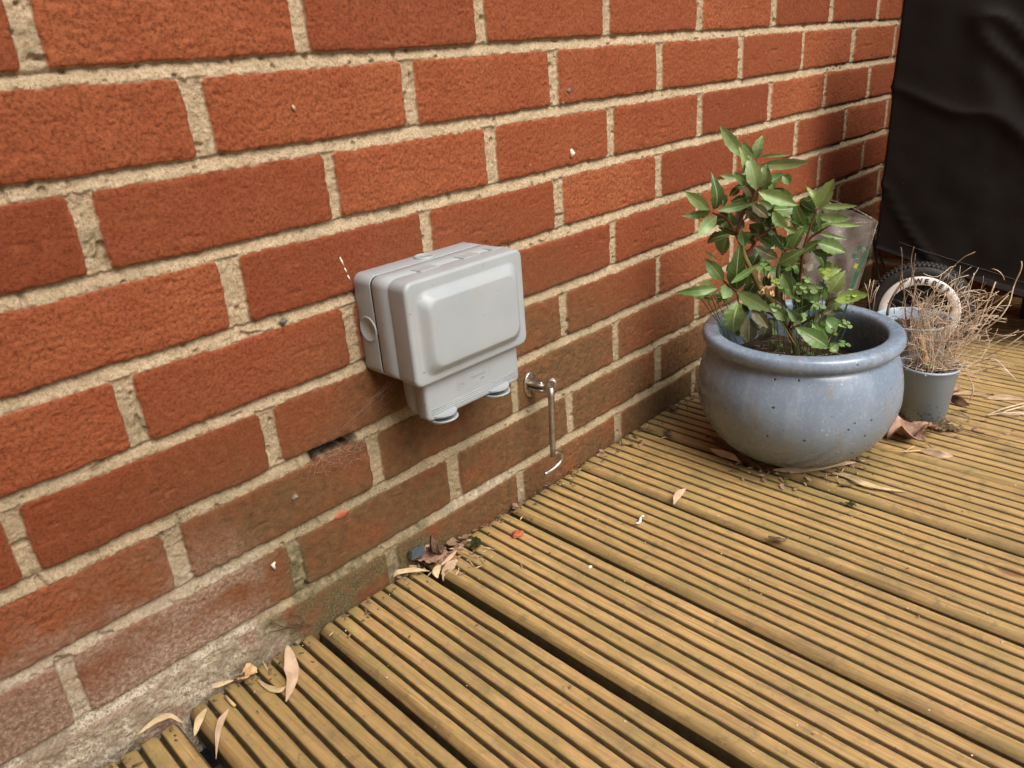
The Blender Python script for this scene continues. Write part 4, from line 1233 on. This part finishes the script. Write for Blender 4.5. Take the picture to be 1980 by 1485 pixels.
    F.append((3, 2, 1, 0)); F.append((n*4, n*4+1, n*4+2, n*4+3))
    o = mobj('wood_splinter', V, F, M['stick'], None); set_origin(o, near(1790, 716, PP, -.012)); tag(o, 'pale split piece of cane standing upright in the small grey pot', 'cane')
    bb = Buf(); c = near(1797, 712, PP, -.022)
    for k in range(9): leaf(bb, c, c+Vector((rng.uniform(-1, 1)*.006, rng.uniform(-1, 1)*.006, .006)), .005, 'Y', rng.uniform(-1, 1), .3, .2, 6)
    o = bb.build('seedling', M['leaf'], None, True, 'lc'); set_origin(o, c); tag(o, 'tiny pale green rosette sprouting at the front of the small grey pot', 'seedling')
    # dark twigs in the rear pot
    t2 = empty('dead_twigs', (P2.x, P2.y, .10), 'few bare brown twigs standing up from the larger grey pot', 'dead plant')
    b = Buf(); QQ = (P2.x, P2.y, 0)
    for pl, r in (([(1752,620),(1747,560),(1743,520),(1745,500),(1742,478)], .0013), ([(1760,620),(1770,560),(1764,520),(1761,500),(1767,477)], .0013), ([(1758,560),(1766,530),(1770,490)], .0010), ([(1715,610),(1722,580),(1740,551),(1752,540)], .0024), ([(1742,560),(1740,540),(1744,520)], .0010), ([(1740,555),(1752,545),(1757,538)], .0012), ([(1770,560),(1778,575),(1776,610)], .0012)):
        pts = [near(u, v, QQ, -.01) for u, v in pl]; S = []
        for i in range(len(pts)-1):
            for q in range(4): S.append(pts[i].lerp(pts[i+1], q/4)+Vector([rng.uniform(-1, 1)*.0006 for _ in range(3)]))
        S.append(pts[-1]); n = len(S); b.tube(smooth_pts(S, 1), [r*(1-.5*i/n) for i in range(n)], 6)
    for i in range(40):
        a = rng.uniform(0, 2*PI); r = .045*math.sqrt(rng.random()); c = Vector((P2.x+r*math.cos(a), P2.y+r*math.sin(a), .104+rng.uniform(0, .02)))
        d = Vector((rng.uniform(-1, 1), rng.uniform(-1, 1), rng.uniform(0, .6)))*.025; b.tube([c, c+d*.5+Vector((0, 0, .004)), c+d], .0006, 4)
    b.build('twigs', M['twig'], t2)
    # thin stalks between planter and rear pot
    t3 = Buf(); QQ = (1.04, -.20, 0)
    for pl in ([(1682,600),(1678,565),(1672,548)], [(1678,565),(1683,540)], [(1681,590),(1686,560),(1690,541)], [(1688,600),(1692,570),(1700,552)], [(1684,585),(1690,566),(1697,555)]):
        t3.tube([near(u, v, QQ) for u, v in pl], [.0008, .0006, .0005][:len(pl)], 5)
    t3.tube([near(1682, 600, QQ), near(1684, 640, QQ), Vector((near(1684, 640, QQ).x, near(1684, 640, QQ).y, 0))], .0009, 5)
    o = t3.build('dry_stalks', M['dry'], None); p = near(1684, 640, QQ); p.z = 0; set_origin(o, p); tag(o, 'sparse branching dry stalks between the blue planter and the grey pot behind', 'dead plant')
build_dry()

# ------------------------------------------------------------------ fallen leaves and bits on the deck
def strip(name, px, w, mat, label, cat='leaf', z=None, cup=.25, group=None, twist=0., plane=None):
    """narrow leaf; px: list of (u, v, height above deck)"""
    P = [on_z(u, v, h) for u, v, h in px]
    if plane: P = [on_y(u, v, plane) for u, v, h in px]
    S = []
    for i in range(len(P)-1):
        for q in range(5): S.append(P[i].lerp(P[i+1], q/5))
    S.append(P[-1]); S = smooth_pts(S, 2); n = len(S)-1
    d = (P[0]-CAM).length; wm = w/FPX*d
    V = []; F = []; ac = (-1, -.5, 0, .5, 1); ph = rng.uniform(0, 6)
    for i, p in enumerate(S):
        s = i/n; ax = (S[min(i+1, n)]-S[max(i-1, 0)]).normalized()
        side = ax.cross((CAM-p).normalized()).normalized(); nr = side.cross(ax).normalized()
        if nr.dot(CAM-p) < 0: nr = -nr
        a_ = twist*s; side2 = side*math.cos(a_)+nr*math.sin(a_)
        hw = wm/2*max(.03, math.sin(PI*min(1, s*.95+.03)))**.95*(1+.07*math.sin(s*17+ph))
        for a in ac: V.append(p+side2*hw*a+nr*(cup*hw*(a*a)+.0004*math.sin(s*20+a*3+ph)))
    for i in range(n):
        for k in range(4): F.append((i*5+k, i*5+k+1, (i+1)*5+k+1, (i+1)*5+k))
    o = mobj(name, V, F, M[mat], None)
    sm = o.modifiers.new('thick', 'SOLIDIFY'); sm.thickness = .0003
    set_origin(o, P[len(P)//2]); return tag(o, label, cat, group)
def crumple(name, u, v, rx, ry, rot, h, mat, label, cat='leaf', lobes=5, z0=.002, lob=.22, group=None, seed=0, build=True):
    c = on_z(u, v, z0); rr = random.Random(seed+int(u)); V = [c+Vector((0, 0, h*.5))]; F = []; nr_, na = 9, 36
    ph = rr.uniform(0, 6); p2 = rr.uniform(0, 6); fx, fy = (rr.uniform(150, 260), rr.uniform(150, 260)) if rx < .02 else (rr.uniform(70, 100), rr.uniform(90, 120))
    for i in range(1, nr_+1):
        for k in range(na):
            a = 2*PI*k/na; R_ = (1+lob*math.sin(lobes*a+ph)+.08*math.sin(13*a+p2))*i/nr_
            x, y = rx*R_*math.cos(a), ry*R_*math.sin(a); X_ = x*math.cos(rot)-y*math.sin(rot); Y_ = x*math.sin(rot)+y*math.cos(rot)
            zz = h*(.45+.55*math.sin(X_*fx+ph)*math.cos(Y_*fy+p2)+.30*abs(math.sin(a*2.5+ph))*(i/nr_)**2+.15*rr.uniform(-1, 1))
            V.append(c+Vector((X_, Y_, max(0, zz))))
    for k in range(na): F.append((0, 1+k, 1+(k+1) % na))
    for i in range(nr_-1):
        for k in range(na): F.append((1+i*na+k, 1+(i+1)*na+k, 1+(i+1)*na+(k+1) % na, 1+i*na+(k+1) % na))
    o = mobj(name, V, F, M[mat], None)
    sm = o.modifiers.new('thick', 'SOLIDIFY'); sm.thickness = .0004
    set_origin(o, c); return tag(o, label, cat, group)
G_ = 'fallen leaves on the deck'
strip('bamboo_leaf', [(555,1246,.016),(562,1278,.010),(566,1312,.004),(553,1356,.003)], 24, 'bamboo', 'broad pale pinkish leaf pointing to the wall, low left on the deck', group=G_, twist=.5)
strip('bamboo_leaf', [(262,1424,.004),(296,1396,.010),(328,1381,.014),(354,1398,.004)], 9, 'yellowleaf', 'thin arched tan leaf bridging the wall foot and a board end, far lower left', group=G_)
strip('bamboo_leaf', [(376,1424,-.004),(384,1392,.004),(400,1369,.006)], 12, 'yellowleaf', 'small leaf hanging over the gap at the lower left board end', group=G_)
strip('bamboo_leaf', [(443,1370,.004),(428,1392,.004),(421,1413,.003),(418,1468,-.003)], 12, 'bamboo', 'whitish torn leaf drooping into a groove at lower left', group=G_, twist=1.)
crumple('leaf_scrap', 478, 1306, .0110, .0085, .5, .006, 'stick', 'curled tan leaf scrap against the wall beside the broad pale leaf', lobes=4, lob=.15)
crumple('leaf_scrap', 464, 1313, .0055, .0040, .2, .005, 'darkleaf', 'blackened scrap on the left edge of the curled tan one', lobes=3, lob=.1, z0=.004)
strip('bamboo_leaf', [(388,1333,.004),(420,1325,.005),(454,1314,.004)], 8, 'yellowleaf', 'slim straw leaf lying along the wall foot left of the tan scrap', group=G_)
strip('bamboo_leaf', [(497,1314,.004),(518,1330,.004),(540,1336,.004),(554,1327,.006)], 9, 'yellowleaf', 'curled greenish-yellow leaf touching the broad pale leaf', group=G_)
b = Buf(); b.tube([on_z(436, 1346, .003), on_z(445, 1356, .0035), on_z(454, 1365, .003)], .0016, 8); o = b.build('twig', M['stick'], None); set_origin(o, on_z(445, 1356, 0)); tag(o, 'short pale stick lying in line with a groove near the tan scrap', 'twig')
b = Buf()
for pl in ([(640,1183,.004),(652,1168,.012),(668,1152,.010)], [(655,1166,.010),(662,1150,.016)], [(640,1183,.004),(630,1196,.002)], [(668,1152,.01),(676,1160,.004)]): b.tube([on_z(*q) for q in pl], .0007, 5)
o = b.build('twig', M['twig'], None); set_origin(o, on_z(652, 1168, 0)); tag(o, 'tiny branched twig sticking up from the wall foot, left of the leaf heap', 'twig')
# heap at the wall
crumple('brown_leaf', 828, 1082, .0200, .0125, -.6, .013, 'brownleaf', 'crumpled purple-brown leaf heaped against the wall at a board gap', lobes=5, group=G_, z0=.004)
crumple('brown_leaf', 842, 1072, .0130, .0085, .7, .016, 'darkleaf', 'dark curled leaf behind the crumpled one in the wall-foot heap', lobes=4, seed=3, group=G_, z0=.008)
crumple('leaf_scrap', 873, 1052, .0085, .0060, .4, .005, 'brownleaf', 'pinkish-orange leaf scrap right of the wall-foot heap', lobes=3, lob=.12, z0=.004)
crumple('leaf_scrap', 900, 1040, .0085, .0050, -.3, .005, 'brownleaf', 'flat tan leaf scrap beyond the dark moss clump by the wall', lobes=3, lob=.12, z0=.004, seed=4)
crumple('moss_clump', 920, 1058, .0085, .0065, .2, .008, 'moss', 'dark tuft of moss on a board right of the wall-foot leaf heap', 'moss', lobes=7, lob=.12)
crumple('moss_clump', 788, 1086, .0080, .0080, .2, .012, 'moss', 'black mossy debris in the corner left of the leaf heap', 'moss', lobes=6, lob=.12, seed=2)
strip('bamboo_leaf', [(760,1117,.002),(768,1106,.009),(800,1101,.009),(832,1104,.006)], 9, 'yellowleaf', 'arched straw leaf in front of the wall-foot heap', group=G_)
strip('bamboo_leaf', [(884,1064,.010),(870,1078,.010),(852,1094,.006)], 7, 'bamboo', 'narrow pale leaf leaning on the wall-foot heap', group=G_)
strip('bamboo_leaf', [(884,1082,.012),(866,1098,.004),(856,1124,-.012)], 19, 'bamboo', 'grey-tan leaf folded down into the wide gap below the heap', group=G_, twist=.4)
strip('bamboo_leaf', [(846,1118,.002),(842,1104,.008),(852,1092,.012)], 14, 'yellowleaf', 'upright split leaf at the left lip of the wide gap', group=G_)
c = on_y(807, 1069, -.010); b = Buf(); b.loft([[c+Vector((x, y, z)) for x, z in ((-.011, -.004), (.008, -.007), (.0115, .003), (-.008, .0065))] for y in (.004, -.0015)], True); o = b.build('slate_chip', M['slate'], None, False); set_origin(o, c); tag(o, 'small flat blue-grey slate chip propped against the wall above the heap', 'stone chip')
def lump(name, u, v, r, mat, label, cat, sx=1., sy=1., sz=.5, z=.001):
    c = on_z(u, v, z); bm = bmesh.new(); bmesh.ops.create_icosphere(bm, subdivisions=3, radius=r)
    for q in bm.verts:
        k = 1+.22*math.sin(q.co.x/r*4+u)*math.cos(q.co.y/r*3+v)+.12*math.sin(q.co.z/r*9+q.co.x/r*7)
        q.co = Vector((q.co.x*k*sx, q.co.y*k*sy, abs(q.co.z)*k*sz if q.co.z > 0 else q.co.z*.1))
    me = bpy.data.meshes.new(name); bm.to_mesh(me); bm.free(); me.polygons.foreach_set('use_smooth', [True]*len(me.polygons)); me.materials.append(M[mat])
    o = bpy.data.objects.new(name, me); sc.collection.objects.link(o); o.location = c; return tag(o, label, cat)
lump('brick_chip', 1000, 1034, .0075, 'redchip', 'bright orange chip of brick lying on the deck below the hook', 'brick chip', 1.1, .8, .6)
b = Buf(); b.tube(smooth_pts([on_z(1228,1012,.002), on_z(1236,1013,.003), on_z(1239,1008,.003), on_z(1237,1003,.003), on_z(1240,999,.002)], 1), [.0011, .0016, .0019, .0017, .0012], 8)
o = b.build('bird_dropping', M['white'], None); set_origin(o, on_z(1236, 1008, 0)); tag(o, 'white curled dropping on the deck beneath the planter', 'dropping')
lump('bird_dropping', 1243, 998, .0022, 'white', 'white round blob touching the curled dropping', 'dropping', 1, 1, .5)
lump('bird_dropping', 1141, 1096, .0026, 'white', 'lone small white blob in mid-deck', 'dropping', 1.2, .8, .4)
strip('bamboo_leaf', [(1326,945,.010),(1314,953,.008),(1307,962,.004),(1303,976,.002)], 13, 'bamboo', 'small curved pale leaf standing on a ridge below left of the planter', group=G_)
strip('bamboo_leaf', [(1493,909,.003),(1540,908,.004),(1600,898,.005),(1655,894,.004)], 15, 'bamboo', 'long straight pale leaf lying right in front of the planter', group=G_)
strip('bamboo_leaf', [(1605,914,.003),(1640,920,.005),(1662,932,.007),(1700,943,.006),(1755,951,.003)], 10, 'yellowleaf', 'long twisted yellow leaf below the straight pale one', group=G_, twist=1.1)
strip('bamboo_leaf', [(1778,871,.003),(1800,874,.004),(1822,880,.004),(1843,882,.003)], 15, 'bamboo', 'pale oval leaf tip in front of the large brown leaf', group=G_)
b = Buf(); b.tube([on_z(1705,870,.003), on_z(1745,873,.004), on_z(1780,871,.004)], .0009, 6); b.tube([on_z(1750,873,.003), on_z(1768,862,.006)], .0007, 5); o = b.build('leaf_stalk', M['stick'], None); set_origin(o, on_z(1745, 873, 0)); tag(o, 'thin straw stalk running left from the pale oval leaf', 'stalk')
crumple('brown_leaf', 1757, 846, .0380, .0240, -.75, .024, 'brownleaf', 'large crumpled pinkish-brown leaf between planter and small grey pot', lobes=3, lob=.13, group=G_, seed=9)
strip('leaf_stalk', [(1776,838,.014),(1788,852,.010),(1803,867,.004)], 3.2, 'brownleaf', 'stiff stalk of the large crumpled brown leaf', 'stalk')
crumple('leaf_heap', 1806, 828, .0200, .0110, -.9, .012, 'debris', 'rotting dark leaf heap in front of the small grey pot', lobes=6, lob=.3, seed=5)
crumple('leaf_heap', 1838, 832, .0150, .0080, -.8, .008, 'debris', 'flat rotting leaves at the right end of the heap', lobes=6, lob=.3, seed=8)
strip('bamboo_leaf', [(1372,867,.006),(1392,876,.006),(1415,882,.006),(1432,894,.003)], 13, 'bamboo', 'mottled pale leaf tucked under the left side of the planter', group=G_)
strip('brown_leaf', [(1376,846,.010),(1398,858,.012),(1428,874,.010),(1470,907,.003)], 20, 'darkleaf', 'long dark brown leaf leaning on the planter base at its left', group=G_)
strip('brown_leaf', [(1410,868,.008),(1435,880,.008),(1468,904,.004)], 11, 'brownleaf', 'folded brown leaf in front of the dark one at the planter base', group=G_)
crumple('brown_leaf', 1404, 868, .0090, .0060, .3, .010, 'darkleaf', 'shrivelled dark leaf pressed to the planter base', lobes=4, seed=7, group=G_)
strip('bamboo_leaf', [(1838,762,.004),(1866,759,.006),(1900,762,.006),(1925,770,.004)], 6, 'bamboo', 'thin white-edged leaf right of the small grey pot', group=G_)
strip('bamboo_leaf', [(1905,770,.003),(1940,768,.005),(1985,773,.004)], 9, 'bamboo', 'pale leaf cut by the right edge of the picture', group=G_)
strip('bamboo_leaf', [(1838,797,.003),(1856,800,.004),(1878,810,.003)], 8, 'yellowleaf', 'short cream leaf at the foot of the small grey pot', group=G_)
strip('brown_leaf', [(1835,768,.006),(1852,774,.009),(1874,784,.004)], 15, 'darkleaf', 'rolled dark brown leaf right of the small grey pot', group=G_)
strip('brown_leaf', [(1840,757,.012),(1848,748,.014),(1860,751,.004)], 10, 'brownleaf', 'curled tan-brown leaf tip beside the small grey pot wall', group=G_)
b = Buf()
for pl in ([(1908,803,.004),(1935,799,.005),(1985,797,.004)], [(1908,803,.004),(1940,790,.006),(1985,778,.006)], [(1932,801,.005),(1950,793,.007),(1985,784,.008)], [(1935,802,.005),(1965,801,.006),(1985,800,.006)]): b.tube([on_z(*q) for q in pl], .0011, 6)
o = b.build('dry_stalks', M['dry'], None); set_origin(o, on_z(1935, 800, 0)); tag(o, 'bundle of straw stalks lying flat at the right edge of the picture', 'dead plant')
b = Buf()
for pl in ([(1840,826,.003),(1880,838,.003),(1930,850,.003)], [(1852,828,.003),(1890,835,.004),(1938,848,.003)]): b.tube([on_z(*q) for q in pl], .0006, 5)
o = b.build('dry_stalks', M['twig'], None); set_origin(o, on_z(1890, 838, 0)); tag(o, 'two thin dry stalks lying on the deck right of the leaf heap', 'dead plant')
crumple('dust_clump', 1302, 790, .0100, .0070, .4, .004, 'debris', 'grey dusty cobweb clump on the deck between wall and planter', 'dust', lobes=6, lob=.3, seed=2)
crumple('dust_clump', 1292, 838, .0080, .0050, .9, .006, 'debris', 'crooked dark scrap of debris left of the planter', 'dust', lobes=4, lob=.35, seed=6)
crumple('dust_clump', 1502, 1044, .0110, .0050, -1.1, .003, 'debris', 'grey fluff caught on a ridge in mid-deck', 'dust', lobes=6, lob=.3, seed=12)
crumple('dust_clump', 1645, 977, .0060, .0035, -1., .003, 'moss', 'dark crumb of moss in a groove below the planter', 'moss', lobes=6, lob=.3, seed=12)
crumple('dust_clump', 1635, 940, .0080, .0035, -1., .003, 'debris', 'smear of dark litter below the long twisted yellow leaf', 'dust', lobes=6, lob=.3, seed=13)
b = Buf()
for pl in ([(600,1209,.004),(575,1213,.010),(545,1212,.018),(524,1200,.028)], [(575,1213,.010),(588,1203,.020),(580,1190,.028),(560,1187,.034)], [(560,1213,.014),(540,1218,.014),(520,1222,.016)], [(585,1211,.008),(570,1205,.016),(556,1204,.02)], [(600,1209,.004),(606,1206,.006)]): 
    b.tube([Vector((on_y(u, v, -.004).x, -.0045, max(.003, on_y(u, v, -.004).z))) for u, v, h in pl], .0006, 5)
o = b.build('root', M['darkleaf'], None); set_origin(o, on_y(575, 1213, -.004)); tag(o, 'fine dark branching root clinging to the lowest brick at lower left', 'root')
# cobweb at the open joint under the box
b = Buf(); r2 = random.Random(3)
for i in range(100):
    u = 600+r2.uniform(0, 110); v = 905-(u-600)*.38+r2.uniform(-26, 22); a = on_y(u, v, -.003-r2.uniform(0, .006))
    d = Vector((r2.gauss(0, 1)*.010, r2.uniform(-.004, .002), r2.gauss(0, 1)*.008)); e = a+d
    e.y = min(e.y, -.0015); a.y = min(a.y, -.0015)
    b.tube([a, a.lerp(e, .5)+Vector((r2.uniform(-1, 1), r2.uniform(-.5, .5), r2.uniform(-1, 1)))*.0022, e], r2.uniform(.00002, .00007), 3)
for i in range(9):
    s_ = Vector((.242+r2.uniform(0, .05), -.012-r2.uniform(0, .03), .262)); u = 560+r2.uniform(0, 170); v = 905-(u-600)*.38+r2.uniform(-85, 0); e = on_y(u, v, -.002)
    b.tube([s_, s_.lerp(e, .5)-Vector((0, 0, .003)), e], .00003, 3)
o = b.build('cobweb', M['web'], None); set_origin(o, on_y(650, 880, -.002)); tag(o, 'dusty grey cobweb strung over the open joint under the box', 'cobweb')
# scratches and droppings on the wall
b = Buf()
for (u0, v0, u1, v1, r) in ((657,497,665,515,.0011),(666,518,671,528,.0009),(672,532,677,542,.0010)): b.tube([on_y(u0, v0, -.0008), on_y((u0+u1)/2, (v0+v1)/2, -.0010), on_y(u1, v1, -.0008)], [r*.5, r, r*.4], 6)
o = b.build('bird_dropping', M['white'], None); set_origin(o, on_y(667, 520, 0)); tag(o, 'broken white streak on the brick left of the box top', 'dropping')
b = Buf(); b.tube([on_y(532,1087,-.001), on_y(527,1092,-.0016), on_y(532,1100,-.0014)], [.0010, .0022, .0012], 8); o = b.build('bird_dropping', M['white'], None); set_origin(o, on_y(530, 1093, 0)); tag(o, 'white comma-shaped dropping on a brown brick low on the wall', 'dropping')
b = Buf(); b.tube([on_y(1104,288,-.001), on_y(1107,296,-.002), on_y(1104,304,-.001)], [.0012, .0040, .0010], 8); o = b.build('bird_dropping', M['white'], None); set_origin(o, on_y(1106, 296, 0)); tag(o, 'pinkish-white spot on the brick above and right of the box', 'dropping')
b = Buf(); b.tube([on_y(565,203,-.001), on_y(568,209,-.0022), on_y(569,214,-.001)], [.0008, .0017, .0007], 8); o = b.build('cocoon', M['bamboo'], None); set_origin(o, on_y(568, 208, 0)); tag(o, 'tiny pale cocoon stuck to a brick high above the box', 'cocoon')
for (u, v, r, lb) in ((570,962,.0034,'small grey pebble set in a brown brick below left of the box'), (1100,175,.0030,'small grey pebble set in a brick at upper middle'), (548,621,.0034,'dark pebble wedged in a mortar joint left of the box')):
    c = on_y(u, v, -.0006); bm = bmesh.new(); bmesh.ops.create_icosphere(bm, subdivisions=3, radius=r)
    for q in bm.verts: q.co *= 1+.15*math.sin(q.co.x/r*5+u)+.1*math.cos(q.co.z/r*6)
    me = bpy.data.meshes.new('pebble'); bm.to_mesh(me); bm.free(); me.polygons.foreach_set('use_smooth', [True]*len(me.polygons)); me.materials.append(M['stone'])
    o = bpy.data.objects.new('pebble', me); sc.collection.objects.link(o); o.location = c; o.scale = (1.2, .6, .9); tag(o, lb, 'pebble')
# crumbs: too many and too small to count
def build_crumbs():
    b = Buf(); r3 = random.Random(21)
    for i in range(620):
        g = r3.random()
        if g < .42: x = r3.uniform(-.2, 1.1); y = -.006-abs(r3.gauss(0, .016)); z = .0012
        elif g < .62:
            a = r3.uniform(0, 2*PI); q = .06+abs(r3.gauss(0, .03)); x = POT.x+q*math.cos(a); y = POT.y+q*math.sin(a); z = .0010
        elif g < .76: x = r3.uniform(-.2, 1.3); y = -r3.uniform(.01, .6); z = .0010
        else: continue
        s = r3.uniform(.0004, .0014)*(1.5 if g < .62 else 1)
        c = Vector((x, y, z)); q = r3.uniform(0, PI)
        dx = Vector((math.cos(q), math.sin(q), 0))*s*r3.uniform(1, 3.2); dy = Vector((-math.sin(q), math.cos(q), 0))*s
        V = [c-dx-dy*.6, c+dx*.8-dy, c+dx+dy*.7, c-dx*.7+dy, c+Vector((0, 0, s*1.1))]
        b.add(V, [(0, 1, 4), (1, 2, 4), (2, 3, 4), (3, 0, 4)])
    o = b.build('leaf_crumbs', M['debris'], None, False); tag(o, 'scattered dark crumbs of leaf and soil on the deck', 'litter', kind='stuff')
    b = Buf()
    for i in range(150):
        x = r3.uniform(-.1, 1.1); y = -r3.uniform(.01, .6); c = Vector((x, y, .0008)); s = r3.uniform(.0004, .0011)
        b.add([c+Vector((s, 0, 0)), c+Vector((0, s, 0)), c-Vector((s, 0, 0)), c-Vector((0, s, 0)), c+Vector((0, 0, s*.7))], [(0, 1, 4), (1, 2, 4), (2, 3, 4), (3, 0, 4)])
    o = b.build('pale_crumbs', M['white'], None, False); tag(o, 'scattered pale specks of grit on the deck', 'litter', kind='stuff')
build_crumbs()
def build_fragments():
    r4 = random.Random(5)
    for nm, mt, n_, lb in (('leaf_fragments', 'brownleaf', 130, 'broken brown leaf fragments littering the deck round the pots and wall foot'), ('straw_fragments', 'bamboo', 70, 'short pale straw fragments littering the deck and wall foot')):
        b = Buf()
        for i in range(n_):
            g = r4.random()
            if g < .35: p = on_z(r4.gauss(860, 50), r4.gauss(1075, 18), .0015); p.y = min(p.y, -.006)
            elif g < .7:
                a = r4.uniform(2.6, 6.2); q = .085+abs(r4.gauss(0, .02)); p = Vector((POT.x+q*math.cos(a), POT.y+q*math.sin(a), .0015))
            elif g < .88: p = on_z(r4.gauss(1820, 50), r4.gauss(825, 14), .0015)
            else: p = Vector((r4.uniform(-.1, 1.0), -.008-abs(r4.gauss(0, .02)), .0015))
            q = r4.uniform(0, PI); L = r4.uniform(.002, .007) if mt == 'brownleaf' else r4.uniform(.004, .013); w = L*r4.uniform(.3, .7) if mt == 'brownleaf' else .0007
            d = Vector((math.cos(q), math.sin(q), r4.uniform(-.1, .25)))*L; e = Vector((-math.sin(q), math.cos(q), r4.uniform(-.2, .3)))*w
            V = [p-d, p-e*.9-d*.3, p+e-d*.4+Vector((0, 0, .001)), p-e+d*.4+Vector((0, 0, .0012)), p+e*.8+d*.5, p+d+Vector((0, 0, .0006))]
            V = [Vector((v.x, v.y, max(v.z, .0006))) for v in V]
            b.add(V, [(0, 1, 2), (1, 3, 4, 2), (3, 5, 4)])
        o = b.build(nm, M[mt], None, False); tag(o, lb, 'litter', kind='stuff')
build_fragments()
